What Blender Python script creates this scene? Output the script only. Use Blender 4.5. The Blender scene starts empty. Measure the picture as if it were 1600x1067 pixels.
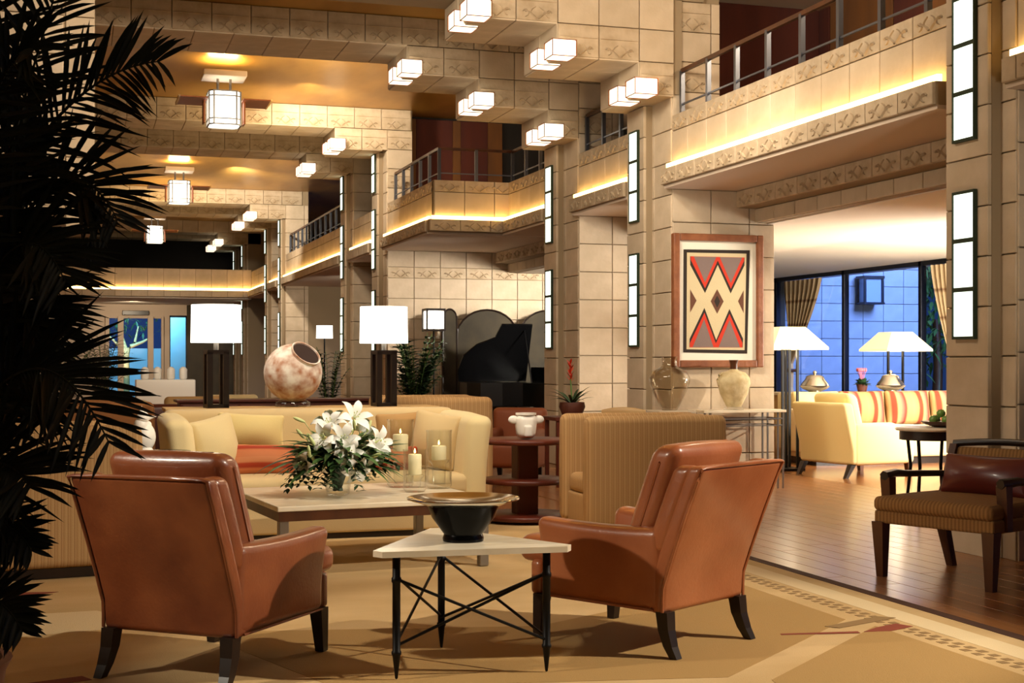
import bpy, bmesh, math, random
from mathutils import Matrix, Vector, Euler
random.seed(7)
SC = bpy.context.scene
COL = SC.collection
PI = math.pi

# ------------------------------------------------------------------ camera
F_PX, EYE = 2180.0, 1.34
YAW = math.atan(680 / F_PX)
cam_d = bpy.data.cameras.new('camera')
cam_d.sensor_width = 36.0
cam_d.lens = 36.0 * F_PX / 1600
cam_d.shift_y = -(533.5 - 562.0) / 1600 * 1.0
cam_d.clip_start, cam_d.clip_end = 0.05, 200
cam = bpy.data.objects.new('camera', cam_d)
cam.location = (0, 0, EYE)
cam.rotation_euler = (PI / 2, 0, -YAW)
COL.objects.link(cam)
SC.camera = cam
cam_d.dof.use_dof = False

# ------------------------------------------------------------------ view, world, lights
SC.view_settings.view_transform = 'Standard'
SC.view_settings.look = 'None'
SC.view_settings.exposure = 0.0
SC.view_settings.gamma = 1.0
SC.view_settings.use_curve_mapping = False
SC.cycles.use_denoising = True
SC.cycles.max_bounces = 7
SC.cycles.diffuse_bounces = 3
SC.cycles.glossy_bounces = 4
SC.cycles.transparent_max_bounces = 12
SC.cycles.sample_clamp_indirect = 6.0
SC.cycles.caustics_reflective = False
SC.cycles.caustics_refractive = False

W = bpy.data.worlds.new('dusk_sky')
SC.world = W
W.use_nodes = True
bg = W.node_tree.nodes['Background']
bg.inputs[0].default_value = (0.05, 0.13, 0.42, 1)
bg.inputs[1].default_value = 0.35

WARM = (1.0, 0.80, 0.55)
HOT = (1.0, 0.88, 0.70)


def light(name, kind, loc, energy, color=WARM, aim=None, size=0.3, size_y=None, angle=70, blend=0.5):
    d = bpy.data.lights.new(name, kind)
    d.energy = energy
    d.color = color
    if kind == 'AREA':
        d.shape = 'RECTANGLE'
        d.size = size
        d.size_y = size_y or size
    else:
        d.shadow_soft_size = size
    if kind == 'SPOT':
        d.spot_size = math.radians(angle)
        d.spot_blend = blend
    o = bpy.data.objects.new(name, d)
    o.location = loc
    if aim is not None:
        v = Vector(aim) - Vector(loc)
        o.rotation_euler = v.to_track_quat('-Z', 'Y').to_euler()
    COL.objects.link(o)
    return o


# key spots and mostly unseen fill lights added for lobby, bay and gardens
light('spot_key_right', 'SPOT', (7.0, 3.6, 4.3), 1900, HOT, (1.8, 6.6, 0.4), 0.08, angle=46, blend=0.5)
light('spot_key_left', 'SPOT', (-3.2, 5.2, 3.2), 640, HOT, (2.3, 6.5, 0.4), 0.08, angle=34, blend=0.5)
light('spot_sofa', 'SPOT', (2.6, 6.8, 5.0), 560, HOT, (1.9, 10.4, 0.6), 0.15, angle=50, blend=0.7)
light('spot_right_striped', 'SPOT', (5.2, 7.4, 4.6), 190, HOT, (3.9, 10.2, 0.6), 0.15, angle=40, blend=0.7)
light('spot_pier', 'SPOT', (4.0, 9.2, 4.6), 480, HOT, (6.4, 13.4, 2.0), 0.2, angle=50, blend=0.8)
light('spot_vase', 'SPOT', (9.9, 11.0, 2.0), 520, HOT, (6.4, 13.3, 1.1), 0.04, angle=45, blend=0.7)
light('area_front_fill', 'AREA', (2.6, 1.0, 5.0), 14, WARM, (2.6, 9.5, 1.0), 2.5, 2.0)
light('area_corbels', 'AREA', (1.5, 9.2, 5.1), 260, HOT, (5.0, 15.0, 4.4), 1.5, 1.0)
light('spot_gallery', 'SPOT', (1.5, 9.6, 4.6), 260, HOT, (6.0, 11.2, 3.7), 0.3, angle=70, blend=0.8)
light('spot_corbel_soffits', 'SPOT', (0.6, 1.5, 0.5), 620, HOT, (4.7, 15.0, 4.7), 0.2, angle=26, blend=0.9)
light('spot_headers', 'SPOT', (-2.5, 9.6, 2.5), 420, HOT, (6.6, 11.6, 2.95), 0.3, angle=40, blend=0.9)
light('spot_soffit', 'SPOT', (4.5, 2.5, 0.5), 420, HOT, (6.3, 10.8, 3.2), 0.3, angle=26, blend=0.9)
light('spot_far_recess', 'SPOT', (6.4, 28.0, 2.8), 420, HOT, (5.6, 34.0, 2.0), 0.15, angle=80, blend=0.8)
light('spot_floor_right', 'SPOT', (7.0, 9.6, 3.05), 520, HOT, (6.7, 12.0, 0.0), 0.10, angle=64, blend=0.8)
light('spot_bay_down', 'SPOT', (10.4, 11.6, 2.75), 130, HOT, (8.9, 14.6, 0.3), 0.12, angle=75, blend=0.6)
light('spot_curtain', 'SPOT', (9.6, 12.4, 2.7), 200, HOT, (12.2, 22.2, 2.0), 0.12, angle=30, blend=0.8)
light('area_bay_up', 'AREA', (11.0, 12.6, 1.3), 560, (1.0, 0.93, 0.82), (10.6, 15.5, 2.9), 1.6, 1.2)
light('spot_piano_wall', 'SPOT', (7.9, 18.8, 2.7), 1150, (1, 0.92, 0.8), (5.9, 22.3, 2.3), 0.2, angle=100, blend=0.7)
light('upper_hall_fill', 'POINT', (7.3, 10.0, 5.2), 170, WARM, None, 0.2)  # unseen fill added to brighten the gallery's back panels, no fitting there
light('upper_hall_fill', 'POINT', (7.6, 19.2, 5.0), 150, WARM, None, 0.2)  # second added fill, lifts the dark panels above the piano alcove
light('area_dusk_court', 'AREA', (15.2, 19.0, 5.0), 1250, (0.32, 0.48, 1.0), (14.0, 23.5, 1.4), 2.5, 2.5)
light('court_tree_fill', 'SPOT', (18.6, 20.5, 0.4), 400, (0.45, 0.9, 1.0), (17.3, 25.5, 2.3), 0.2, angle=60)  # blue-green light added to brighten the tree, no fixture built
light('far_door_fill', 'SPOT', (1.6, 43.2, 2.95), 160, WARM, (1.6, 46.0, 1.6), 0.1, angle=110)  # unseen spot added to brighten the far door frames
light('area_pool_glow', 'AREA', (1.2, 48.6, 3.4), 300, (0.25, 0.75, 1.0), (1.0, 52.4, 0.9), 4.0, 1.0)
light('spot_tree', 'SPOT', (1.0, 48.4, 0.3), 400, HOT, (1.6, 50.0, 1.9), 0.1, angle=60)


# ------------------------------------------------------------------ materials
def lin(c):
    return tuple((x / 255 / 12.92) if x / 255 <= 0.04045 else ((x / 255 + 0.055) / 1.055) ** 2.4 for x in c) + (1,)


MATS = {}


def mat(name, rgb, rough=0.6, metal=0.0, var=None, bump=None, stripes=None, emit=0.0, emit_rgb=None, coat=0.0,
        rnd=0.0, rgb2=None, sheen=0.0):
    """var=(scale, rgb_b, stretch xyz): noise mix to a second colour; stripes=(axis, freq, [(pos, rgb)..]);
    bump=(scale, strength, stretch); rnd = brightness spread between objects"""
    m = bpy.data.materials.new(name)
    m.use_nodes = True
    nt = m.node_tree
    N, L = nt.nodes, nt.links
    b = N['Principled BSDF']
    b.inputs['Base Color'].default_value = lin(rgb)
    b.inputs['Roughness'].default_value = rough
    b.inputs['Metallic'].default_value = metal
    b.inputs['Coat Weight'].default_value = coat
    b.inputs['Coat Roughness'].default_value = 0.15
    b.inputs['Sheen Weight'].default_value = sheen
    tc = N.new('ShaderNodeTexCoord')
    out = None
    if stripes:
        ax, fr, stops = stripes
        sp = N.new('ShaderNodeSeparateXYZ')
        L.new(tc.outputs['Object'], sp.inputs[0])
        mu = N.new('ShaderNodeMath'); mu.operation = 'MULTIPLY'; mu.inputs[1].default_value = fr
        L.new(sp.outputs['XYZ'.index(ax)], mu.inputs[0])
        fx = N.new('ShaderNodeMath'); fx.operation = 'FRACT'
        L.new(mu.outputs[0], fx.inputs[0])
        rp = N.new('ShaderNodeValToRGB')
        rp.color_ramp.interpolation = 'LINEAR'
        el = rp.color_ramp.elements
        while len(el) < len(stops):
            el.new(0.5)
        for e, (p, c) in zip(el, stops):
            e.position = p; e.color = lin(c)
        L.new(fx.outputs[0], rp.inputs[0])
        out = rp.outputs[0]
    if var:
        sc, c2, st = var
        mp = N.new('ShaderNodeMapping'); mp.inputs['Scale'].default_value = st
        L.new(tc.outputs['Object'], mp.inputs[0])
        nz = N.new('ShaderNodeTexNoise'); nz.inputs['Scale'].default_value = sc; nz.inputs['Detail'].default_value = 5
        L.new(mp.outputs[0], nz.inputs[0])
        rr = N.new('ShaderNodeMapRange'); rr.inputs[1].default_value = 0.35; rr.inputs[2].default_value = 0.68
        L.new(nz.outputs[0], rr.inputs[0])
        mx = N.new('ShaderNodeMix'); mx.data_type = 'RGBA'
        L.new(rr.outputs[0], mx.inputs[0])
        if out is not None:
            L.new(out, mx.inputs[6])
        else:
            mx.inputs[6].default_value = lin(rgb)
        mx.inputs[7].default_value = lin(c2)
        if stripes:
            sc2 = N.new('ShaderNodeMath'); sc2.operation = 'MULTIPLY'; sc2.inputs[1].default_value = 0.5
            L.new(rr.outputs[0], sc2.inputs[0]); L.new(sc2.outputs[0], mx.inputs[0])
        out = mx.outputs[2]
    if rnd:
        oi = N.new('ShaderNodeObjectInfo')
        mr = N.new('ShaderNodeMapRange'); mr.inputs[3].default_value = 1 - rnd; mr.inputs[4].default_value = 1 + rnd
        L.new(oi.outputs['Random'], mr.inputs[0])
        hs = N.new('ShaderNodeHueSaturation')
        if out is not None:
            L.new(out, hs.inputs['Color'])
        else:
            hs.inputs['Color'].default_value = lin(rgb)
        L.new(mr.outputs[0], hs.inputs['Value'])
        out = hs.outputs[0]
    if out is not None:
        L.new(out, b.inputs['Base Color'])
    if bump:
        sc, s, st = bump
        mp = N.new('ShaderNodeMapping'); mp.inputs['Scale'].default_value = st
        L.new(tc.outputs['Object'], mp.inputs[0])
        nz = N.new('ShaderNodeTexNoise'); nz.inputs['Scale'].default_value = sc; nz.inputs['Detail'].default_value = 4
        L.new(mp.outputs[0], nz.inputs[0])
        bp = N.new('ShaderNodeBump'); bp.inputs['Strength'].default_value = s; bp.inputs['Distance'].default_value = 0.01
        L.new(nz.outputs[0], bp.inputs['Height'])
        L.new(bp.outputs[0], b.inputs['Normal'])
    if emit:
        b.inputs['Emission Color'].default_value = lin(emit_rgb or rgb)
        b.inputs['Emission Strength'].default_value = emit
    MATS[name] = m
    return m


def glass_mat(name, tint=(240, 246, 244), refl=0.12):
    m = bpy.data.materials.new(name)
    m.use_nodes = True
    nt = m.node_tree
    N, L = nt.nodes, nt.links
    N.remove(N['Principled BSDF'])
    tr = N.new('ShaderNodeBsdfTransparent'); tr.inputs[0].default_value = lin(tint)
    gl = N.new('ShaderNodeBsdfGlossy'); gl.inputs['Roughness'].default_value = 0.07
    lw = N.new('ShaderNodeLayerWeight'); lw.inputs[0].default_value = 0.5
    ad = N.new('ShaderNodeMath'); ad.operation = 'MULTIPLY_ADD'; ad.inputs[1].default_value = 0.7; ad.inputs[2].default_value = refl * 0.3
    pw = N.new('ShaderNodeMath'); pw.operation = 'POWER'; pw.inputs[1].default_value = 2.6
    L.new(lw.outputs['Facing'], pw.inputs[0]); L.new(pw.outputs[0], ad.inputs[0])
    mx = N.new('ShaderNodeMixShader')
    L.new(ad.outputs[0], mx.inputs[0]); L.new(tr.outputs[0], mx.inputs[1]); L.new(gl.outputs[0], mx.inputs[2])
    L.new(mx.outputs[0], N['Material Output'].inputs[0])
    return m


U = (1, 1, 1)
STONE = mat('cast_stone', (208, 188, 162), 0.85, var=(3.0, (186, 166, 138), U), bump=(22, 0.25, U), rnd=0.07)
STONE_C = mat('carved_stone', (198, 177, 149), 0.85, var=(6.0, (172, 150, 120), U), bump=(30, 0.4, U), rnd=0.05)
MORTAR = mat('mortar_joint', (150, 130, 102), 0.9)
PLASTER = mat('white_plaster', (232, 222, 206), 0.8)
PINKPL = mat('blush_plaster', (206, 186, 166), 0.8)
GOLD = mat('gold_leaf', (214, 168, 84), 0.34, 0.5, var=(1.2, (166, 118, 44), (1, .35, 1)), bump=(2.5, 0.25, (1, .4, 1)))
FLOORM = mat('dark_subfloor', (74, 44, 26), 0.4)
PLANK = mat('oak_plank', (160, 106, 60), 0.28, var=(9, (136, 86, 46), (3, .25, 1)), rnd=0.10, coat=0.2)
FARWOOD = mat('far_oak_floor', (152, 102, 58), 0.25, stripes=('X', 6.2, [(0, (128, 84, 46)), (0.04, (156, 104, 58)), (0.5, (142, 92, 50)), (0.97, (152, 100, 56))]), coat=0.3)
RUGM = mat('wool_rug', (206, 174, 124), 0.95, var=(1.1, (192, 158, 106), (1, 2.2, 1)), bump=(160, 0.3, U))
RUGDK_SHADE = mat('shaded_olive_wool', (170, 134, 78), 0.95, bump=(160, 0.3, U))  # rug pattern and floor shadows in one, the shade put into the colour
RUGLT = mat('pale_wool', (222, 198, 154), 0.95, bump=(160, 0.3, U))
RUGDASH = mat('grey_brown_wool', (142, 112, 70), 0.95)
RUGRED = mat('brick_red_wool', (134, 62, 40), 0.95)
RUGBIND = mat('dark_rug_binding', (66, 36, 18), 0.9)
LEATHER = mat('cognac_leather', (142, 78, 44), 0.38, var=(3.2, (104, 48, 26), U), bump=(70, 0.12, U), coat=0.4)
LEATHER_LIT = mat('lit_cognac_leather', (180, 108, 68), 0.36, var=(2.4, (150, 82, 46), U), bump=(60, 0.12, U), coat=0.4)  # paler copy of the cognac leather, key light put into its colour
DKWOOD = mat('espresso_wood', (34, 20, 13), 0.35, var=(5, (22, 12, 8), (1, 1, .2)))
CHWOOD = mat('walnut_wood', (86, 48, 24), 0.35, var=(7, (62, 32, 16), (1, 1, .15)))
MAHOG = mat('mahogany', (92, 34, 18), 0.4, var=(4, (70, 24, 14), (.2, 1, 1)))
TANWOOD = mat('tan_oak', (205, 168, 112), 0.5, var=(6, (186, 148, 94), (.2, 1, 1)))
BLACKLAC = mat('black_lacquer', (8, 8, 9), 0.22)
IRON = mat('black_iron', (16, 15, 15), 0.45, 0.6)
STEEL = mat('brushed_steel', (150, 146, 140), 0.35, 0.9)
RAILM = mat('pewter_rail', (112, 116, 126), 0.35, 0.85)
COPPER = mat('copper_plate', (150, 88, 52), 0.4, 0.8)
MARBLE = mat('cream_travertine', (238, 226, 202), 0.3, var=(5, (222, 206, 176), (1, 4, 1)))
CREAM = mat('cream_linen', (216, 190, 140), 0.85, bump=(220, 0.2, U), sheen=0.2)
CREAM2 = mat('ivory_linen', (232, 212, 160), 0.85, bump=(220, 0.2, U), sheen=0.2)
YELLOWL = mat('pale_yellow_linen', (236, 214, 148), 0.85, bump=(200, 0.2, U), sheen=0.2)
TANCU = mat('tan_suede', (186, 146, 92), 0.85, bump=(120, 0.2, U))
STRIPE = mat('tan_striped_fabric', (186, 146, 94), 0.85, stripes=('X', 26, [(0, (184, 146, 96)), (0.3, (194, 156, 106)), (0.45, (160, 118, 72)), (0.6, (190, 152, 102)), (0.85, (172, 130, 82)), (0.95, (184, 146, 96))]), bump=(160, 0.15, U))
STRIPEY = mat('tan_striped_fabric_side', (186, 146, 94), 0.85, stripes=('Y', 26, [(0, (184, 146, 96)), (0.3, (194, 156, 106)), (0.45, (160, 118, 72)), (0.6, (190, 152, 102)), (0.85, (172, 130, 82)), (0.95, (184, 146, 96))]), bump=(160, 0.15, U))
BRSTRIPE = mat('brown_striped_fabric', (140, 92, 46), 0.85, stripes=('X', 11, [(0, (146, 96, 48)), (0.4, (116, 70, 32)), (0.7, (150, 100, 52)), (0.9, (120, 74, 34))]), bump=(160, 0.15, U))
RUST = mat('rust_striped_fabric', (196, 110, 66), 0.85, stripes=('Z', 7, [(0, (206, 128, 84)), (0.4, (200, 118, 74)), (0.5, (160, 52, 26)), (0.66, (170, 60, 30)), (0.75, (210, 136, 92))]))
BOLDSTR = mat('bold_striped_fabric', (190, 150, 94), 0.85, stripes=('X', 2.6, [(0, (188, 150, 96)), (0.22, (176, 136, 84)), (0.28, (126, 52, 24)), (0.42, (130, 56, 26)), (0.48, (196, 160, 104)), (0.60, (140, 112, 90)), (0.72, (128, 34, 26)), (0.80, (180, 144, 92))]))
WOVEN = mat('woven_seat_fabric', (150, 108, 58), 0.85, stripes=('X', 40, [(0, (156, 112, 60)), (0.5, (116, 78, 36)), (0.9, (150, 108, 58))]), bump=(150, 0.4, U))
BURG = mat('burgundy_leather', (92, 28, 20), 0.4, coat=0.2)
OLIVEPL = mat('dark_olive_panel', (70, 58, 34), 0.5, var=(2, (52, 42, 24), U))
BROWNPL = mat('brown_wood_panel', (110, 66, 20), 0.9, var=(3, (84, 50, 18), (1, 1, .2)))
REDPL = mat('dark_red_panel', (80, 28, 8), 0.9, var=(3, (60, 18, 10), (1, 1, .2)))
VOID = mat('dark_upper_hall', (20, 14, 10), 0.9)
LIT = mat('opal_glass_lit', (255, 246, 226), 0.4, emit=1.7, emit_rgb=(255, 242, 214))
LITG = mat('frosted_strip_glass_lit', (244, 255, 244), 0.4, emit=1.7, emit_rgb=(240, 255, 234))
LITLAN = mat('lantern_glass_lit', (255, 250, 238), 0.4, emit=4.0, emit_rgb=(255, 250, 236))
LITCOVE = mat('cove_strip_lit', (255, 226, 150), 0.5, emit=11.0, emit_rgb=(255, 206, 120))
SHADE = mat('white_lamp_shade_lit', (255, 250, 236), 0.7, emit=3.4, emit_rgb=(255, 246, 226))
SHADEY = mat('cream_lamp_shade_lit', (255, 244, 206), 0.7, emit=0.8, emit_rgb=(255, 236, 176))
FLAME = mat('candle_flame', (255, 220, 140), 0.5, emit=14, emit_rgb=(255, 206, 110))
WAX = mat('ivory_wax', (246, 232, 190), 0.5, emit=0.12, emit_rgb=(255, 220, 150))
BOWLB = mat('black_glaze', (4, 4, 5), 0.18)
BOWLS = mat('silver_glaze', (226, 220, 206), 0.12, 1.0)
BOWLB.node_tree.nodes['Principled BSDF'].inputs['Specular IOR Level'].default_value = 0.15
POT = mat('painted_pottery', (240, 234, 224), 0.7, var=(10.0, (172, 112, 76), U), bump=(12, 0.3, U))
POTD = mat('pot_dark_inside', (40, 18, 12), 0.8)
CLAYV = mat('sand_clay', (222, 204, 160), 0.75, var=(14, (196, 172, 124), U), bump=(40, 0.4, U))
CHINA = mat('white_china', (244, 240, 232), 0.35)
SILVER = mat('polished_silver', (214, 206, 188), 0.22, 0.95)
PETAL = mat('white_lily_petal', (250, 250, 244), 0.5)
BUD = mat('pale_green_bud', (206, 216, 150), 0.5)
LEAFG = mat('leaf_green', (76, 112, 58), 0.45, rnd=0.25)
LEAFD = mat('deep_leaf_green', (44, 72, 40), 0.5, rnd=0.25)
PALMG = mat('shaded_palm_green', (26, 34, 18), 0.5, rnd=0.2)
PALMST = mat('palm_stem', (40, 44, 24), 0.6)
STEMG = mat('stem_green', (88, 122, 60), 0.5)
REDFL = mat('scarlet_bract', (210, 52, 24), 0.5)
SCREENM = mat('aged_bronze_panel', (58, 48, 28), 0.8, 0.0, var=(3, (38, 31, 17), U))
CURT = mat('tan_curtain', (196, 170, 130), 0.9, stripes=('Z', 2.4, [(0, (196, 170, 130)), (0.6, (200, 174, 134)), (0.72, (128, 92, 62)), (0.8, (196, 170, 130))]))
MULL = mat('dark_window_metal', (26, 30, 44), 0.4, 0.4)
EXTST = mat('courtyard_block', (176, 184, 196), 0.85, var=(3, (158, 166, 180), U), rnd=0.06)
FRAMEW = mat('carved_frame_wood', (150, 92, 56), 0.5, var=(9, (124, 70, 40), U), bump=(30, 0.4, U))
MATBD = mat('ivory_mat_board', (244, 238, 220), 0.9)
WVDK = mat('dark_brown_yarn', (48, 38, 32), 0.95)
WVTAN = mat('tan_yarn', (214, 196, 156), 0.95, bump=(120, 0.3, U))
WVGRY = mat('grey_yarn', (132, 112, 106), 0.95, bump=(120, 0.3, U))
WVRED = mat('red_yarn', (206, 58, 36), 0.95)
WVBR = mat('brown_yarn', (104, 66, 48), 0.95)
GLASS = glass_mat('clear_glass', (252, 253, 252))
SMOKE = glass_mat('smoky_glass', (238, 234, 226), 0.05)
PANE = glass_mat('window_glass', (232, 240, 250), 0.05)
WHITEW = mat('white_courtyard_wall', (226, 232, 236), 0.8)
TERRA = mat('dark_terracotta', (86, 40, 24), 0.6)
CABTOP = mat('orange_brown_leather', (134, 66, 28), 0.6)


# ------------------------------------------------------------------ mesh helpers
class MB:
    def __init__(s):
        s.v, s.f = [], []

    def add(s, vs, fs, mtx=None):
        o = len(s.v)
        if mtx is not None:
            vs = [mtx @ Vector(p) for p in vs]
        s.v += [tuple(p) for p in vs]
        s.f += [tuple(i + o for i in f) for f in fs]
        return s

    def box(s, x0, x1, y0, y1, z0, z1, mtx=None):
        vs = [(x, y, z) for z in (z0, z1) for y in (y0, y1) for x in (x0, x1)]
        return s.add(vs, [(0, 2, 3, 1), (4, 5, 7, 6), (0, 1, 5, 4), (2, 6, 7, 3), (0, 4, 6, 2), (1, 3, 7, 5)], mtx)

    def bbox(s, x0, x1, y0, y1, z0, z1, r=0.006, mtx=None):
        return s.rbox(((x0 + x1) / 2, (y0 + y1) / 2, (z0 + z1) / 2), (x1 - x0, y1 - y0, z1 - z0), r, 1, 0, mtx=mtx)

    def rbox(s, c, size, r, n=3, m=3, puff=(0, 0, 0), fn=None, mtx=None):
        h = [a / 2 for a in size]
        r = min(r, min(h) * 0.99)
        ticks = []
        for a in h:
            inn = a - r
            cor = [r * math.tan(k * PI / 4 / n) for k in range(0, n + 1)]
            t = [-inn - q for q in reversed(cor)] + [-inn + 2 * inn * (k + 1) / (m + 1) for k in range(m)] + [inn + q for q in cor]
            ticks.append(t)
        idx, vs, fs = {}, [], []

        def vid(p):
            k = tuple(round(q, 6) for q in p)
            if k not in idx:
                q = [max(-(h[i] - r), min(h[i] - r, p[i])) for i in range(3)]
                d = Vector([p[i] - q[i] for i in range(3)])
                if d.length > 0:
                    d = d.normalized() * r
                w = [q[i] + d[i] for i in range(3)]
                u = [max(-1, min(1, w[i] / h[i])) for i in range(3)]
                w2 = list(w)
                for i in range(3):
                    j, l = (i + 1) % 3, (i + 2) % 3
                    w2[i] += u[i] * puff[i] * (1 - u[j] ** 2) * (1 - u[l] ** 2)
                w2 = [w2[i] + c[i] for i in range(3)]
                if fn:
                    w2 = fn(*w2)
                idx[k] = len(vs)
                vs.append(tuple(w2))
            return idx[k]
        for ax in range(3):
            a, b = (ax + 1) % 3, (ax + 2) % 3
            for sg in (-1, 1):
                for i in range(len(ticks[a]) - 1):
                    for j in range(len(ticks[b]) - 1):
                        q = []
                        for (da, db) in ((0, 0), (1, 0), (1, 1), (0, 1)):
                            p = [0, 0, 0]
                            p[ax] = sg * h[ax]; p[a] = ticks[a][i + da]; p[b] = ticks[b][j + db]
                            q.append(vid(p))
                        if sg < 0:
                            q.reverse()
                        if len(set(q)) > 2:
                            fs.append(tuple(dict.fromkeys(q)))
        return s.add(vs, fs, mtx)

    def lathe(s, prof, seg=24, c=(0, 0, 0), mtx=None, sx=1, sy=1):
        vs, fs = [], []
        for (r, z) in prof:
            for k in range(seg):
                a = 2 * PI * k / seg
                vs.append((c[0] + sx * r * math.cos(a), c[1] + sy * r * math.sin(a), c[2] + z))
        for i in range(len(prof) - 1):
            for k in range(seg):
                k2 = (k + 1) % seg
                fs.append((i * seg + k, i * seg + k2, (i + 1) * seg + k2, (i + 1) * seg + k))
        if prof[0][0] > 1e-4:
            fs.append(tuple(range(seg - 1, -1, -1)))
        if prof[-1][0] > 1e-4:
            o = (len(prof) - 1) * seg
            fs.append(tuple(o + k for k in range(seg)))
        return s.add(vs, fs, mtx)

    def tube(s, pts, r, seg=6, mtx=None, cap=True):
        P = [Vector(p) for p in pts]
        n = len(P)
        R = r if isinstance(r, (list, tuple)) else [r] * n
        vs, fs = [], []
        for i in range(n):
            t = (P[min(i + 1, n - 1)] - P[max(i - 1, 0)]).normalized()
            ref = Vector((0, 0, 1)) if abs(t.z) < 0.9 else Vector((1, 0, 0))
            u = t.cross(ref).normalized()
            w = u.cross(t)
            for k in range(seg):
                a = 2 * PI * k / seg + PI / 4
                vs.append(tuple(P[i] + (u * math.cos(a) + w * math.sin(a)) * R[i]))
        for i in range(n - 1):
            for k in range(seg):
                k2 = (k + 1) % seg
                fs.append((i * seg + k, i * seg + k2, (i + 1) * seg + k2, (i + 1) * seg + k))
        if cap:
            fs.append(tuple(range(seg - 1, -1, -1)))
            fs.append(tuple((n - 1) * seg + k for k in range(seg)))
        return s.add(vs, fs, mtx)

    def prism(s, poly, z0, z1, mtx=None):
        n = len(poly)
        vs = [(x, y, z0) for x, y in poly] + [(x, y, z1) for x, y in poly]
        fs = [tuple(range(n - 1, -1, -1)), tuple(range(n, 2 * n))] + [(i, (i + 1) % n, n + (i + 1) % n, n + i) for i in range(n)]
        return s.add(vs, fs, mtx)

    def taper(s, p0, p1, w0, w1, mtx=None):
        """square tapered bar from p0 (half-width w0) to p1 (half-width w1)"""
        vs = []
        for p, w in ((p0, w0), (p1, w1)):
            vs += [(p[0] - w, p[1] - w, p[2]), (p[0] + w, p[1] - w, p[2]), (p[0] + w, p[1] + w, p[2]), (p[0] - w, p[1] + w, p[2])]
        return s.add(vs, [(3, 2, 1, 0), (4, 5, 6, 7), (0, 1, 5, 4), (1, 2, 6, 5), (2, 3, 7, 6), (3, 0, 4, 7)], mtx)

    def sphere(s, c, r, nu=12, nv=8, mtx=None):
        rr = r if isinstance(r, (tuple, list)) else (r, r, r)
        prof = [(max(1e-5, math.sin(PI * i / nv)), -math.cos(PI * i / nv)) for i in range(nv + 1)]
        vs, fs = [], []
        for (q, z) in prof:
            for k in range(nu):
                a = 2 * PI * k / nu
                vs.append((c[0] + rr[0] * q * math.cos(a), c[1] + rr[1] * q * math.sin(a), c[2] + rr[2] * z))
        for i in range(nv):
            for k in range(nu):
                k2 = (k + 1) % nu
                fs.append((i * nu + k, i * nu + k2, (i + 1) * nu + k2, (i + 1) * nu + k))
        return s.add(vs, fs, mtx)

    def leaf(s, base, tip, width, droop=0.0, up=(0, 0, 1), seg=4, fold=0.15):
        b, t = Vector(base), Vector(tip)
        d = t - b
        L = d.length
        side = d.cross(Vector(up))
        if side.length < 1e-6:
            side = Vector((1, 0, 0))
        side.normalize()
        nrm = side.cross(d).normalized()
        vs, fs = [], []
        for i in range(seg + 1):
            k = i / seg
            w = width * (math.sin(PI * min(1, 0.12 + 0.88 * k)) ** 0.8 if i < seg else 0.02)
            p = b + d * k + Vector((0, 0, -droop * L * k * k))
            vs += [p - side * w / 2 + nrm * fold * w, p, p + side * w / 2 + nrm * fold * w]
        for i in range(seg):
            o = i * 3
            fs += [(o, o + 1, o + 4, o + 3), (o + 1, o + 2, o + 5, o + 4)]
        return s.add(vs, fs)


def mesh_of(name, mb, m, smooth=False, recalc=True):
    me = bpy.data.meshes.new(name)
    me.from_pydata(mb.v, [], mb.f)
    if recalc and len(mb.f) < 30000:
        bm = bmesh.new(); bm.from_mesh(me)
        bmesh.ops.recalc_face_normals(bm, faces=bm.faces)
        bm.to_mesh(me); bm.free()
    me.materials.append(m)
    if smooth:
        me.polygons.foreach_set('use_smooth', [True] * len(me.polygons))
        me.set_sharp_from_angle(angle=math.radians(smooth if smooth > 1 else 45))
    me.update()
    return me


def obj(name, mb, m, parent=None, smooth=False, loc=None, rot=None, label=None):
    me = mb if isinstance(mb, bpy.types.Mesh) else mesh_of(name, mb, m, smooth)
    o = bpy.data.objects.new(name, me)
    COL.objects.link(o)
    if parent is not None:
        o.parent = parent
    if loc:
        o.location = loc
    if rot:
        o.rotation_euler = rot
    if label:
        o['label'] = label
    return o


def tag(o, label, cat, group=None):
    o['label'] = label
    o['category'] = cat
    if group:
        o['group'] = group
    return o


def thing(name, label, cat, loc=(0, 0, 0), rz=0.0, group=None):
    o = bpy.data.objects.new(name, None)
    o.empty_display_size = 0.1
    COL.objects.link(o)
    o.location = loc
    o.rotation_euler = (0, 0, rz)
    return tag(o, label, cat, group)


def struct(name, mb, m, label=None, smooth=False):
    o = obj(name, mb, m, None, smooth)
    o['kind'] = 'structure'
    if label:
        o['label'] = label
        o['category'] = 'structure'
    return o


def copy_tree(o, parent=None):
    c = o.copy()
    COL.objects.link(c)
    if parent is not None:
        c.parent = parent
    for ch in o.children:
        copy_tree(ch, c)
    return c


def heading(hx, hy):
    return math.atan2(-hx, hy)


# ------------------------------------------------------------------ stone blocks
BW, BH = 0.446, 0.335
BLK = {}
COUNT = {}


def ribbon(mb, pts, w, y0, y1):
    """raised ribbon along 2D points (x, z), from depth y0 out to y1"""
    n = len(pts)
    vs, fs = [], []
    for i in range(n):
        a, b = Vector(pts[max(0, i - 1)]), Vector(pts[min(n - 1, i + 1)])
        t = (b - a).normalized()
        nx, nz = -t.y, t.x
        ww = w * (1 - 0.6 * i / (n - 1))
        x, z = pts[i]
        vs += [(x - nx * ww, y0, z - nz * ww), (x, y1, z), (x + nx * ww, y0, z + nz * ww)]
    for i in range(n - 1):
        o = 3 * i
        fs += [(o, o + 1, o + 4, o + 3), (o + 1, o + 2, o + 5, o + 4)]
    mb.add(vs, fs)


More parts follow.
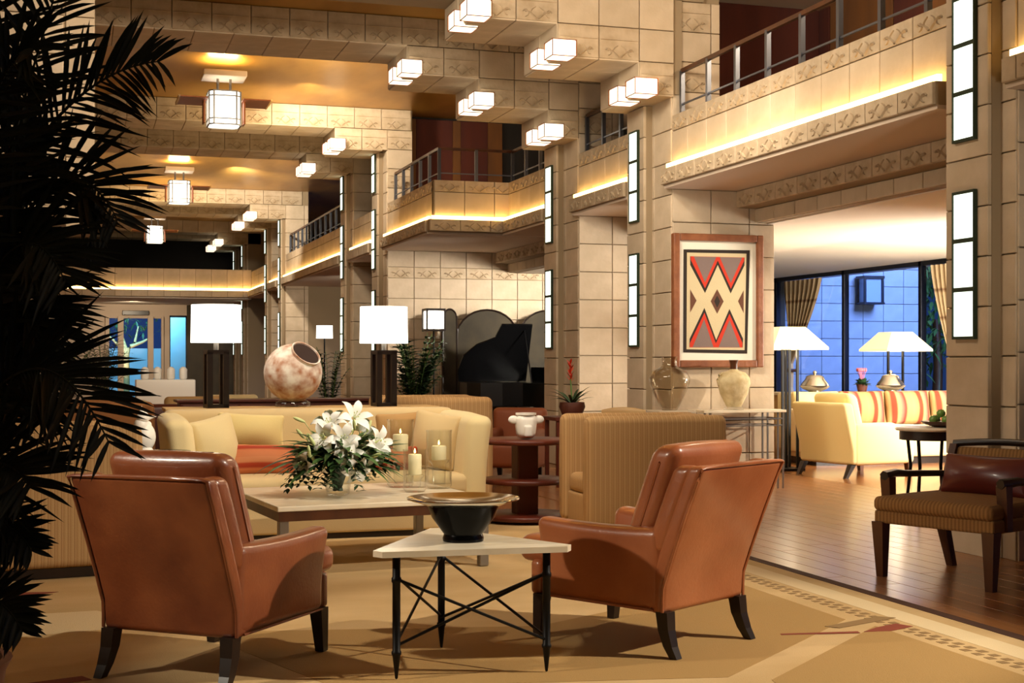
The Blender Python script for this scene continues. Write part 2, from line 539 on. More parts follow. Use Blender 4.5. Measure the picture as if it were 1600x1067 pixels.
def block_mesh(w, h, m, carved=False, d=0.03):
    key = (round(w, 3), round(h, 3), m.name, carved)
    if key in BLK:
        return BLK[key]
    g, ch = 0.0045, 0.005
    mb = MB()
    vs = []
    for (ins, y) in ((g, 0.0), (g, -d + ch), (g + ch, -d)):
        vs += [(ins, y, ins), (w - ins, y, ins), (w - ins, y, h - ins), (ins, y, h - ins)]
    fs = [(8, 9, 10, 11)]
    for k in range(4):
        k2 = (k + 1) % 4
        fs += [(k, k2, 4 + k2, 4 + k), (4 + k, 4 + k2, 8 + k2, 8 + k)]
    mb.add(vs, fs)
    if carved and w > 0.2:
        y0, y1 = -d, -d - 0.013
        cx = w / 2
        s = min(h, 0.20) * 0.92
        for sg in (-1, 1):
            ribbon(mb, [(cx + sg * (0.012 + 0.16 * math.sin(t * 2.4) * (0.3 + t * 0.7)), s * (0.12 + 0.95 * t - 0.62 * t * t * t)) for t in [k / 7 for k in range(8)]], 0.013, y0, y1)
            ribbon(mb, [(cx + sg * (0.012 + 0.06 * math.sin(t * 3.0)), s * (0.15 + 0.62 * t)) for t in [k / 5 for k in range(6)]], 0.011, y0, y1)
            ribbon(mb, [(cx + sg * (0.125 + 0.035 * math.cos(t * 4.4 + 0.4)), s * (0.40 + 0.2 * math.sin(t * 4.4 + 0.4))) for t in [k / 6 for k in range(7)]], 0.009, y0, y1)
        if h > 0.25:
            ribbon(mb, [(0.02, s * 1.08), (w - 0.02, s * 1.08)], 0.006, y0, y1)
    me = mesh_of('stone_block', mb, m, False)
    BLK[key] = me
    return me


ROT = {'-Y': (0, 0, 0), '-X': (0, 0, -PI / 2), '+X': (0, 0, PI / 2), '-Z': (PI / 2, 0, 0)}


def blocks(parent, face, a0, a1, z0, z1, plane, carved=lambda r, c, n: False, bh=BH, bw=BW, m=None, from_top=False, name='stone_block', mc=None):
    """lay separate stone blocks on a face. -Y: a = x, plane = y; -X: a = y, plane = x; -Z: a = x, z0..z1 = y range, plane = z"""
    m = m or STONE
    mc = mc or STONE_C
    z = z0
    nr = max(1, round((z1 - z0) / bh))
    hh = (z1 - z0) / nr
    for r in range(nr):
        x = a0
        c = 0
        while x < a1 - 0.03:
            w = min(bw, a1 - x)
            if a1 - x - w < 0.08:
                w = a1 - x
            cv = carved(r, c, nr)
            me = block_mesh(w, hh, mc if cv else m, cv)
            zz = z0 + r * hh
            if face == '-Y':
                loc = (x, plane, zz)
            elif face == '-X':
                loc = (plane, x + w, zz)
            elif face == '+X':
                loc = (plane, x, zz)
            else:
                loc = (x, zz + hh, plane)
            o = bpy.data.objects.new(name if not cv else 'carved_block', me)
            COL.objects.link(o)
            o.parent = parent
            o.location = loc
            o.rotation_euler = ROT[face] if face != '-Z' else (PI / 2, 0, 0)
            x += w
            c += 1


def far_blocks(parent, *args, **kw):
    """as blocks(), but joined into one part for faces too far away to pick the blocks apart"""
    before = set(parent.children)
    blocks(parent, *args, **kw)
    mb = MB()
    mm = None
    for o in [c for c in parent.children if c not in before]:
        mm = o.data.materials[0]
        mtx = Matrix.Translation(o.location) @ Euler(o.rotation_euler).to_matrix().to_4x4()
        mb.add([v.co for v in o.data.vertices], [tuple(p.vertices) for p in o.data.polygons], mtx)
        bpy.data.objects.remove(o)
    o = obj('block_courses', mb, kw.get('m') or STONE, parent)
    o['kind'] = 'stuff'
    return o

# ------------------------------------------------------------------ room shell
XA, XC = 5.95, 4.85            # planes of the near and the far right-hand piers
ZB, ZT = 5.10, 5.44            # underside of the beams, ceiling
YN0, YN1 = 7.83, 8.60          # near pier
YA0, YA1 = 13.45, 14.50        # pier with the framed weaving
YB0, YB1 = 16.30, 17.38        # next pier
FAR = [(22.4, 23.4, 22.9), (25.35, 26.3, 25.8), (34.0, 35.0, 34.3), (36.6, 37.6, 36.9), (42.0, 42.9, 42.3), (44.3, 45.2, 44.6)]
YEND = 41.0

struct('floor', MB().box(-4, 13, -4, 60, -0.12, -0.03), FLOORM)
hall = struct('floor', MB().box(-4, 12.9, 5.0, 46.5, -0.03, 0.0), FARWOOD)
r_ = random.Random(3)
x = 4.345
PL = {}
while x < 7.9:
    y = 5.0 - r_.random() * 0.9
    while y < 15.5:
        ln = r_.choice([1.1, 1.4, 1.7])
        if ln not in PL:
            PL[ln] = mesh_of('plank', MB().bbox(0, 0.168, 0, ln - 0.004, 0.0, 0.006, 0.002), PLANK)
        o = obj('plank', PL[ln], None, hall, loc=(x, y, 0.0))
        y += ln
    x += 0.171

struct('ceiling', MB().box(-3.2, 6.6, 5.0, 46.5, ZT, ZT + 0.1), GOLD)
struct('ceiling', MB().box(6.6, 9.6, 5.0, 46.5, ZT, ZT + 0.1), PINKPL)
struct('ceiling', MB().box(-4, 13, -4, 5.0, ZT + 0.4, ZT + 0.5), PINKPL)
struct('wall_back', MB().box(-4.1, 13, -4.1, -4.0, 0, 6), STONE)
struct('wall_left', MB().box(-4.1, -4.0, -4, 12.2, 0, 6).box(-4.0, -1.2, 14.4, 14.5, 0, 6).box(-1.3, -1.2, 14.5, 46, 0, 6), STONE)

# hanging stone pier on the left, behind the palm
wl = struct('wall_left', MB().box(-4.0, -0.10, 12.0, 13.4, 2.55, ZT).box(-4.0, 0.16, 13.4, 14.4, 2.55, ZT).box(-4.0, -0.75, 12.3, 14.4, 0, 2.55), MORTAR)
blocks(wl, '-Y', -1.0, -0.10, 2.55, ZT, 12.0)
blocks(wl, '-Y', -0.10, 0.16, 2.55, ZT, 13.4)
blocks(wl, '-Y', -1.3, -0.75, 0, 2.55, 12.3)

# far end of the hall
we = struct('wall_back', MB().box(-1.3, 0.86, 46, 46.3, 0, 3.3).box(2.66, 2.84, 46, 46.3, 0, 3.3).box(0.86, 2.66, 46, 46.3, 2.86, 3.3).box(2.84, 3.38, 46, 46.3, 2.76, 3.3), PINKPL)
struct('wall_back', MB().box(3.38, 6.5, 46, 46.3, 0, 3.3), OLIVEPL)


def balcony(y0, y1, X, m_far=False, depth=2.3, idx=1):
    """one bay of the right-hand gallery: slab, fascia, parapet, cove strip"""
    s = struct('trim_%d' % idx, MB().box(X + 0.0, X + depth, y0, y1, 3.16, 3.33).box(X + 0.03, X + 0.16, y0, y1, 3.33, 3.90).box(X - 0.10, X, y0, y1, 3.16, 3.33), MORTAR)
    fb = far_blocks if m_far else blocks
    fb(s, '-X', y0, y1, 3.16, 3.33, X - 0.10, carved=lambda r, c, n: not m_far)
    fb(s, '-X', y0, y1, 3.33, 3.73, X + 0.03)
    fb(s, '-X', y0, y1, 3.73, 3.90, X + 0.03, carved=lambda r, c, n: not m_far)
    obj('soffit', MB().box(X - 0.09, X + depth, y0, y1, 3.13, 3.16), PINKPL, s)
    st = obj('cove_light_strip', MB().box(X - 0.075, X - 0.035, y0 + 0.02, y1 - 0.02, 3.335, 3.385), LITCOVE, s)
    return s


balcony(5.0, YN0, XA, idx=1)
balcony(YN1, YA0, XA, idx=2)
balcony(YA1, YB0, XA, idx=3)
balcony(YB1, 19.25, XA, idx=4)
balcony(19.31, FAR[0][0], XC, idx=5, depth=3.4)
balcony(FAR[0][1], FAR[1][0], XC, True, idx=6, depth=3.4)
balcony(FAR[1][1], FAR[2][0], XC, True, idx=7, depth=3.4)
balcony(FAR[2][1], FAR[3][0], XC, True, idx=8, depth=3.4)
balcony(FAR[3][1], YEND, XC, True, idx=9, depth=3.4)
# the return of the gallery that faces the camera over the piano alcove
s = struct('trim_10', MB().box(XC, XA + 0.2, 19.25 + 0.03, 19.4, 3.33, 3.90).box(XC - 0.1, XA, 19.15, 19.26, 3.16, 3.33), MORTAR)
blocks(s, '-Y', XC - 0.1, XA - 0.1, 3.16, 3.33, 19.15, carved=lambda r, c, n: True)
blocks(s, '-Y', XC, XA + 0.03, 3.33, 3.73, 19.28)
blocks(s, '-Y', XC, XA + 0.03, 3.73, 3.90, 19.28, carved=lambda r, c, n: True)
obj('cove_light_strip', MB().box(XC - 0.05, XA - 0.05, 19.19, 19.23, 3.335, 3.385), LITCOVE, s)
# gallery across the far end
s = struct('trim_11', MB().box(-1.2, XC + 0.1, YEND + 0.03, YEND + 0.2, 3.33, 3.95).box(-1.2, XC, YEND - 0.1, YEND + 0.05, 3.14, 3.33).box(-1.2, XC + 1, YEND, 46, 3.16, 3.33), MORTAR)
blocks(s, '-Y', -1.2, XC, 3.14, 3.33, YEND - 0.1)
blocks(s, '-Y', -1.2, XC, 3.33, 3.95, YEND + 0.03, bh=0.62)
obj('cove_light_strip', MB().box(-1.2, XC - 0.05, YEND - 0.075, YEND - 0.03, 3.335, 3.40), LITCOVE, s)
obj('soffit', MB().box(-1.2, XC, YEND, 46, 3.10, 3.14), PLASTER, s)
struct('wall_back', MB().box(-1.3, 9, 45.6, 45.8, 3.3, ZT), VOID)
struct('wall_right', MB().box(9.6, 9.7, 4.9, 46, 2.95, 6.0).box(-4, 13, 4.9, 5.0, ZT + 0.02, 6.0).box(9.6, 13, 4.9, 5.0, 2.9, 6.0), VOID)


# ------------------------------------------------------------------ piers and stepped beams
def pier_near(name, X, y0, y1, x1, xup, ys, idx):
    p = struct(name, MB().box(X + 0.02, x1, y0 + 0.02, y1, 0, 3.2).box(X + 0.02, xup, y0 + 0.02, y1, 3.2, ZT).box(X - 0.08, X + 0.03, ys - 0.24, ys + 0.24, 0, 4.08), MORTAR)
    blocks(p, '-X', y0, y1, 0, 4.095, X + 0.02)
    blocks(p, '-X', ys - 0.24, ys + 0.24, 0, 4.08, X - 0.08, bw=0.48)
    return p


pn = pier_near('wall_right', XA, YN0, YN1, 7.0, 6.6, 8.23, 0)
pa = pier_near('wall_right', XA, YA0, YA1, 7.14, 6.50, 14.19, 1)
pb = pier_near('wall_right', XA, YB0, YB1, 8.4, 6.50, 17.07, 2)
blocks(pn, '-Y', XA, 7.0, 0, 3.13, YN0 + 0.02)
blocks(pa, '-Y', XA, 7.14, 0, 3.13, YA0 + 0.02)
blocks(pb, '-Y', XA, 8.4, 0, 3.13, YB0 + 0.02)
for (p, y0) in ((pa, YA0), (pb, YB0)):
    blocks(p, '-Y', XA + 0.0, 6.50, 3.2, ZB, y0 + 0.02, carved=lambda r, c, n: r in (n - 1, n - 3) and c == 0)

TX = [3.776, 4.668, 5.56]
TZ = [4.765, 4.43, 4.095]


def beam_near(idx, y0, y1, xl):
    mb = MB().box(xl, 6.3, y0 + 0.02, y1, ZB, ZT)
    for k in range(3):
        mb.box(TX[k] + 0.02, XA + 0.1, y0 + 0.02, y1, TZ[k] + 0.02, TZ[k] + BH + 0.02)
    b = struct('trim_%d' % idx, mb, MORTAR)
    blocks(b, '-Y', xl, XA + 0.1, ZB, ZT, y0 + 0.02, carved=lambda r, c, n: True)
    for k in range(3):
        blocks(b, '-Y', TX[k], XA, TZ[k], TZ[k] + BH, y0 + 0.02, carved=lambda r, c, n: c < 2)
        blocks(b, '-X', y0, y1, TZ[k], TZ[k] + BH, TX[k] + 0.02, bw=0.55)
        blocks(b, '-Z', TX[k], (TX + [XA])[k + 1], y0, y1, TZ[k] + 0.02, bh=0.55)
    return b


beam_near(20, YA0 - 0.05, YA1, 0.0)
bB = beam_near(21, YB0, YB1, -1.2)
blocks(bB, '-Z', -0.5, TX[0], YB0, YB1, ZB + 0.02, bh=0.54)

TXF, TZF = 3.98, 4.765
for i, (y0, y1, ys) in enumerate(FAR):
    p = struct('wall_right', MB().box(XC + 0.02, XC + (4.2 if i == 0 else 1.6), y0 + 0.02, y1, 0, 3.2).box(XC + 0.02, XC + (0.55 if i else 0.42), y0 + 0.02, y1, 3.2, ZT).box(XC - 0.08, XC + 0.03, ys - 0.22, ys + 0.22, 0, 4.76), MORTAR)
    far_blocks(p, '-X', y0, y1, 0, ZB, XC + 0.02)
    far_blocks(p, '-X', ys - 0.22, ys + 0.22, 0, 4.76, XC - 0.08)
    if i == 0:
        blocks(p, '-Y', XC, XC + 3.4, 0, 2.68, y0 + 0.02)
        blocks(p, '-Y', XC, XC + 3.4, 2.68, 2.86, y0 + 0.02, carved=lambda r, c, n: True)
        blocks(p, '-Y', XC, XC + 3.4, 2.86, 3.13, y0 + 0.02)
        blocks(p, '-Y', XC, XC + 0.42, 3.2, ZB, y0 + 0.02, carved=lambda r, c, n: r in (n - 1, n - 3))
    elif i < 4:
        far_blocks(p, '-Y', XC, XC + 0.55, 0, ZB, y0 + 0.02)
    b = struct('trim_%d' % (22 + i), MB().box(-1.2, XC + 0.4, y0 + 0.02, y1, ZB, ZT).box(TXF + 0.02, XC + 0.4, y0 + 0.02, y1, TZF + 0.02, ZB + 0.02), MORTAR)
    blocks(b, '-Y', -0.6, XC + 0.4, ZB, ZT, y0 + 0.02, carved=lambda r, c, n: i < 4)
    blocks(b, '-Y', TXF, XC, TZF, ZB, y0 + 0.02, carved=lambda r, c, n: True)
    blocks(b, '-Z', TXF, XC - 0.08, y0, y1, TZF + 0.02, bh=0.5)
    far_blocks(b, '-Z', -0.6, TXF, y0, y1, ZB + 0.02, bh=0.5)

# ------------------------------------------------------------------ side rooms: headers, walls, windows
for k, (y0, y1) in enumerate(((5.0, YA0), (YA1, YB0), (YB1, FAR[0][0]))):
    s = struct('trim_%d' % (40 + k), MB().box(6.72, 9.0, y0, y1, 2.95, 3.14).box(6.94, 9.0, y0, y1, 2.80, 2.96), MORTAR)
    blocks(s, '-X', y0, y1, 2.95, 3.13, 6.72, carved=lambda r, c, n: True)
    blocks(s, '-X', y0, y1, 2.80, 2.95, 6.94, carved=lambda r, c, n: False)
struct('ceiling', MB().box(9.0, 13.2, 5.0, 23.4, 2.85, 2.95).box(7.06, 9.0, 5.0, 22.4, 2.79, 2.81), PLASTER)
struct('wall_right', MB().box(7.5, 12.6, 23.3, 23.5, 0, 3.0).box(9.2, 9.3, 18.8, 22.4, 0, 3.0), OLIVEPL)
struct('wall_right', MB().box(12.6, 12.7, 5.0, 16.0, 0, 3.0).box(12.5, 12.7, 16.0, 23.3, 0, 0.35), PLASTER)
# upper hall behind the gallery
uw = struct('wall_right', MB().box(8.3, 8.4, 5.0, 18.0, 3.3, ZT), BROWNPL)
for k, (a, b_, mm) in enumerate(((9.1, 10.0, BROWNPL), (10.0, 11.0, STONE), (11.0, 12.3, BROWNPL), (12.3, 12.9, REDPL), (12.9, 14.2, BROWNPL), (14.2, 17.6, REDPL))):
    obj('panel', MB().bbox(8.24, 8.30, a, b_ - 0.02, 3.34, 5.4, 0.01), mm, uw)
obj('panel', MB().bbox(6.52, 8.24, 14.42, 14.48, 3.34, 5.4, 0.01), REDPL, uw)
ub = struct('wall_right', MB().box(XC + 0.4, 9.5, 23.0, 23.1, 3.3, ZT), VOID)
for (a, b_, mm) in ((5.30, 5.46, BROWNPL), (5.46, 6.10, REDPL), (6.10, 6.24, BROWNPL), (6.24, 6.72, REDPL), (6.72, 6.98, BROWNPL)):
    obj('panel', MB().bbox(a, b_, 22.93, 23.0, 3.34, 5.4, 0.01), mm, ub)

# window wall of the right-hand room
w1 = struct('window_1', MB().box(12.36, 12.44, 16.0, 23.3, 2.78, 2.86).box(12.36, 12.44, 16.0, 23.3, 0.35, 0.42), MULL)
for y in (16.0, 18.6, 20.85, 23.24):
    obj('mullion', MB().bbox(12.36, 12.46, y - 0.04, y + 0.04, 0.35, 2.86, 0.008), MULL, w1)
for (a, b_) in ((16.05, 18.55), (18.65, 20.8), (20.9, 23.19)):
    obj('pane', MB().box(12.395, 12.405, a, b_, 0.42, 2.78), PANE, w1)
# courtyard wall outside
cw = struct('wall_courtyard', MB().box(12.5, 15.8, 23.55, 23.8, -0.1, 4.2), MORTAR)
blocks(cw, '-Y', 12.6, 15.76, 0.4, 3.75, 23.55, m=EXTST)
struct('floor', MB().box(13, 26, 8, 40, -0.12, -0.02), FLOORM)

# french doors at the far end and the garden behind them
d1 = struct('door_1', MB().box(0.86, 2.66, 46.02, 46.12, 2.66, 2.86).box(0.86, 2.66, 46.02, 46.12, 0, 0.12), PINKPL)
for (a, b_) in ((0.86, 0.98), (1.24, 1.42), (2.16, 2.34), (2.58, 2.66)):
    obj('door_post', MB().bbox(a, b_, 45.92, 46.15, 0, 2.72, 0.01), PINKPL, d1)
for (a, b_) in ((0.98, 1.24), (1.42, 2.16), (2.34, 2.58)):
    obj('pane', MB().box(a, b_, 46.06, 46.07, 0.12, 2.66), PANE, d1)
obj('transom_panel', MB().bbox(1.38, 2.20, 45.90, 45.95, 2.76, 2.90, 0.01), DKWOOD, d1)
w2 = struct('window_2', MB().box(2.84, 3.38, 46.02, 46.1, 2.70, 2.76).box(2.84, 2.87, 46.02, 46.1, 0, 2.76).box(3.35, 3.38, 46.02, 46.1, 0, 2.76), MULL)
obj('pane', MB().box(2.87, 3.35, 46.05, 46.06, 0, 2.72), PANE, w2)
struct('wall_garden_glow', MB().box(-4, 8, 52.5, 52.7, -0.1, 1.75).box(3.1, 4.4, 49.6, 49.8, 0, 3.4), WHITEW)  # low wall added to catch the cyan light and glow behind the doors
struct('floor', MB().box(-6, 12, 46.5, 56, -0.1, -0.02), FLOORM)

# ------------------------------------------------------------------ light fittings of the building
def cube_light(x, y, z, label, s=0.25, hh=0.165):
    t = thing('cube_lamp', label, 'lamp', (x, y, z), 0, 'lit cubes on the stepped beams')
    if 'cube' not in BLK:
        BLK['cube'] = mesh_of('glass_shade', MB().rbox((0, 0, 0), (s, s, hh), 0.012, 1, 0), LIT)
        e = s / 2 + 0.003
        fr = MB()
        for sx in (-1, 1):
            for sy in (-1, 1):
                fr.box(sx * e - 0.0035, sx * e + 0.0035, sy * e - 0.0035, sy * e + 0.0035, -hh / 2, hh / 2)
        for sz in (-1, 1):
            for q in (-1, 1):
                fr.box(-e, e, q * e - 0.0035, q * e + 0.0035, sz * hh / 2 - 0.0035, sz * hh / 2 + 0.0035)
                fr.box(q * e - 0.0035, q * e + 0.0035, -e, e, sz * hh / 2 - 0.0035, sz * hh / 2 + 0.0035)
        BLK['cubeframe'] = mesh_of('frame', fr, COPPER)
    obj('glass_shade', BLK['cube'], None, t)
    obj('frame', BLK['cubeframe'], None, t)


ORD = ['nearest', 'second nearest', 'third nearest', 'fourth nearest', 'fifth nearest', 'sixth nearest', 'seventh nearest', 'farthest']
STEPN = ['highest and leftmost', 'middle', 'lowest and rightmost']
for bi, (y0, y1) in enumerate(((YA0 - 0.05, YA1), (YB0, YB1))):
    for k in range(3):
        cube_light(TX[k] + 0.02, y0 - 0.02, TZ[k] + 0.055, 'lit glass cube at front of the %s step of the %s beam' % (STEPN[k], ORD[bi]))
        cube_light(TX[k] + 0.02, y0 + 0.46, TZ[k] + 0.055, 'lit rear glass cube on the %s step of the %s beam' % (STEPN[k], ORD[bi]))
for i, (y0, y1, ys) in enumerate(FAR):
    cube_light(TXF + 0.03, y0 - 0.02, TZF + 0.055, 'lit glass cube at front of the only step of the %s beam' % ORD[i + 2])
    cube_light(TXF + 0.03, y0 + 0.46, TZF + 0.055, 'lit glass cube on the rear corner of the step of the %s beam' % ORD[i + 2])


def strip_light(X, y, z0, z1, n, label, w=0.225):
    t = thing('wall_light', label, 'lamp', (X, y, z0), 0, 'vertical strips of lit panes on the stone piers')
    h = z1 - z0
    g = 0.03
    fr = MB().box(-0.02, 0.0, -w / 2 - 0.012, w / 2 + 0.012, -0.02, h + 0.02)
    for sy in (-1, 1):
        fr.box(-0.03, -0.02, sy * (w / 2 + 0.006) - 0.006, sy * (w / 2 + 0.006) + 0.006, -0.02, h + 0.02)
    ph = (h - g * (n - 1)) / n
    for k in range(n + 1):
        zz = k * (ph + g) - g
        fr.box(-0.03, -0.02, -w / 2, w / 2, max(zz, -0.02), min(zz + g, h + 0.02))
    obj('frame', fr, DKGREEN, t)
    for k in range(n):
        zz = k * (ph + g)
        obj('pane', MB().bbox(-0.027, -0.018, -w / 2 + 0.004, w / 2 - 0.004, zz, zz + ph, 0.004), LITG, t)


DKGREEN = mat('verdigris_frame', (44, 58, 42), 0.5, 0.4)
PNAME = ['right foreground stone pier', 'pier beside the framed weaving', 'pier right of the grand piano', 'pier left of the piano alcove', 'fourth pier of the far row', 'fifth pier of the far row', 'sixth pier of the far row', 'seventh pier of the far row', 'last pier of the far row']
for i, (X, y) in enumerate([(XA - 0.11, 8.23), (XA - 0.11, 14.19), (XA - 0.11, 17.07)] + [(XC - 0.11, f[2]) for f in FAR]):
    strip_light(X, y, 2.86, 3.82, 3, 'upper strip of three lit panes on the %s' % PNAME[i] if i < 3 else 'middle strip of three lit panes on the %s' % PNAME[i])
    strip_light(X, y, 1.50, 2.48, 3, 'lower strip of three lit panes on the %s' % PNAME[i])
    if i >= 3:
        strip_light(X, y, 4.13, 4.74, 2, 'short top strip of two lit panes on the %s' % PNAME[i])


def lantern(x, y, z, label):
    t = thing('ceiling_lantern', label, 'lantern', (x, y, z), 0, 'square lanterns under the gold ceiling')
    s = 0.21
    e = 0.15
    oct_ = [(-s, -e), (-e, -s), (e, -s), (s, -e), (s, e), (e, s), (-e, s), (-s, e)]
    inn = [(a * 0.95, b * 0.95) for a, b in oct_]
    mb = MB().prism(inn, -0.22, 0.22)
    obj('glass_body', mb, LITLAN, t)
    fr = MB()
    for (a, b) in oct_:
        fr.box(a - 0.012, a + 0.012, b - 0.012, b + 0.012, -0.225, 0.225)
    for zz in (-0.225, -0.15, 0.16, 0.225):
        for i in range(8):
            fr.tube([(*oct_[i], zz), (*oct_[(i + 1) % 8], zz)], 0.012, 4)
    obj('frame', fr, STEEL, t)
    for sx in (-1, 1):
        obj('side_screen', MB().bbox(sx * 0.27 - 0.012, sx * 0.27 + 0.012, -0.11, 0.11, -0.2, 0.13, 0.004), COPPER, t)
    for sx in (-1, 1):
        p = obj('copper_plate', MB().box(min(sx * 0.235, sx * 0.60), max(sx * 0.235, sx * 0.60), -0.30, 0.34, 0.10, 0.115), COPPER, t)
        obj('plate_edge', MB().box(sx * 0.6125 - 0.0125, sx * 0.6125 + 0.0125, -0.31, 0.35, 0.095, 0.125), TANWOOD, p)
    for sx in (-0.08, 0.09):
        obj('rod', MB().tube([(sx, 0, 0.2), (sx, 0, 0.46)], 0.018, 8), STEEL, t)
    obj('canopy', MB().bbox(-0.29, 0.29, -0.25, 0.25, 0.42, 0.50, 0.01), PINKPL, t)
    light('lantern_ceiling_fill', 'AREA', (x, y, z + 0.53), 26, (1, 0.74, 0.36), (x, y, z + 3), 0.4)  # unseen light added above the canopy to brighten the gold ceiling
    return t


lantern(1.92, 19.4, 4.76, 'nearest square glass lantern with copper side plates under gold ceiling')
lantern(2.02, 29.6, 4.80, 'second square glass lantern, smaller in view, under gold ceiling')
lantern(2.03, 39.3, 4.76, 'farthest square glass lantern above the dark end gallery')
# unseen warm spots added in mid-air below the beams to brighten the bays
for (x, y, e) in ((3.0, 18.2, 190), (3.0, 21.2, 170), (2.0, 27.3, 260), (2.0, 32.6, 240)):
    light('bay_ceiling_fill', 'SPOT', (x, y, 4.2), e, (1, 0.76, 0.42), (x, y + 1.2, 6), 0.3, angle=130, blend=1)
light('spot_upper_far', 'SPOT', (3.2, 20.6, 5.3), 420, HOT, (5.2, 25.0, 4.2), 0.2, angle=90, blend=0.8)
light('spot_upper_far', 'SPOT', (3.2, 30.0, 5.3), 1100, HOT, (5.0, 35.0, 4.4), 0.2, angle=80, blend=0.8)
light('hall_far_fill', 'SPOT', (1.8, 24.2, 5.0), 330, WARM, (1.8, 27.0, 0), 0.3, angle=110, blend=0.8)  # unseen spots added high up to brighten the far hall
light('hall_far_fill', 'SPOT', (1.8, 35.8, 5.0), 330, WARM, (1.8, 38.0, 0), 0.3, angle=110, blend=0.8)


def railing(label, pts, zb=3.90, zt=4.36, step=0.62, close=None):
    """gallery railing along a polyline of plan points"""
    t = thing('gallery_railing', label, 'railing', (pts[0][0], pts[0][1], zb), 0, 'metal railings of the gallery')
    o = Vector((pts[0][0], pts[0][1]))
    loc = [Vector(p) - o for p in pts]
    h = zt - zb
    obj('top_rail', MB().tube([(p.x, p.y, h) for p in loc], 0.028, 4), CHWOOD, t)
    obj('lower_rail', MB().tube([(p.x, p.y, 0.11) for p in loc], 0.012, 4), RAILM, t)
    pm = None
    for a, b in zip(loc[:-1], loc[1:]):
        n = max(1, round((b - a).length / step))
        for k in range(n + 1):
            p = a.lerp(b, k / n)
            if pm is None:
                pm = mesh_of('post', MB().box(-0.022, 0.022, -0.022, 0.022, 0, h), RAILM)
            obj('post', pm, None, t, loc=(p.x, p.y, 0))


XR = 0.095
railing('pewter gallery railing above the right-hand seating room', [(XA + XR, 5.2), (XA + XR, YA0 - 0.05)])
railing('short gallery railing between the two stepped piers', [(XA + XR, YA1 + 0.05), (XA + XR, YB0 - 0.05)])
railing('angled gallery railing above the piano alcove', [(XA + XR, YB1 + 0.05), (XA + XR, 19.35), (XC + XR, 19.35), (XC + XR, 22.2)])
railing('far gallery railing beyond the piano alcove pier', [(XC + XR, FAR[1][1] + 0.1), (XC + XR, FAR[2][0] - 0.1)])

# ------------------------------------------------------------------ rug
rug = obj('rug', MB().box(-3.9, 4.27, 3.0, 11.36, 0.001, 0.012), RUGM)
tag(rug, 'large tan wool rug under the leather chairs with dashed border', 'rug')
obj('binding', MB().box(4.27, 4.345, 3.0, 11.36, 0.001, 0.014).box(-3.9, 4.345, 11.36, 11.42, 0.001, 0.014), RUGBIND, rug)
mb = MB()
y = 3.2
k = 0
while y < 11.2:
    for dx in (0, 0.055):
        yy = y + (0.045 if dx else 0)
        mb.box(3.86 + dx, 3.90 + dx, yy, yy + 0.045, 0.012, 0.0135)
    y += 0.09
d_ = obj('dash_border', mb, RUGDASH, rug)
d_['kind'] = 'stuff'
obj('border_band', MB().box(4.0, 4.16, 3.0, 11.36, 0.0122, 0.0128), RUGLT, rug)


def flat(name, poly, m, z=0.0122):
    obj(name, MB().prism(poly, z, z + 0.0012), m, rug)


flat('woven_field', [(0.55, 6.95), (2.2, 6.6), (3.75, 7.5), (3.75, 6.3), (2.6, 5.3), (1.0, 5.6)], RUGDK_SHADE)  # pattern field that also carries painted floor shadow
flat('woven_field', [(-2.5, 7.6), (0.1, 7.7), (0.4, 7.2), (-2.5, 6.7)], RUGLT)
flat('woven_field', [(2.75, 5.2), (3.8, 6.1), (3.8, 4.4), (2.6, 4.4)], RUGDK_SHADE, 0.0126)  # again pattern and painted shadow together
flat('woven_motif', [(3.66, 5.98), (3.78, 6.06), (3.93, 6.12), (3.97, 6.03), (3.80, 5.96)], RUGRED, 0.0138)
flat('woven_motif', [(3.25, 6.06), (3.64, 6.00), (3.63, 5.96), (3.24, 6.03)], RUGRED, 0.0138)
flat('woven_motif', [(3.55, 6.16), (3.95, 6.32), (4.02, 6.26), (3.6, 6.10)], RUGDASH, 0.0138)
flat('woven_motif', [(-0.55, 8.28), (-0.28, 8.42), (-0.1, 8.38), (-0.35, 8.24)], RUGRED, 0.0138)
flat('woven_motif', [(-0.2, 6.05), (0.02, 6.12), (0.06, 6.04), (-0.12, 5.98)], RUGRED, 0.0138)


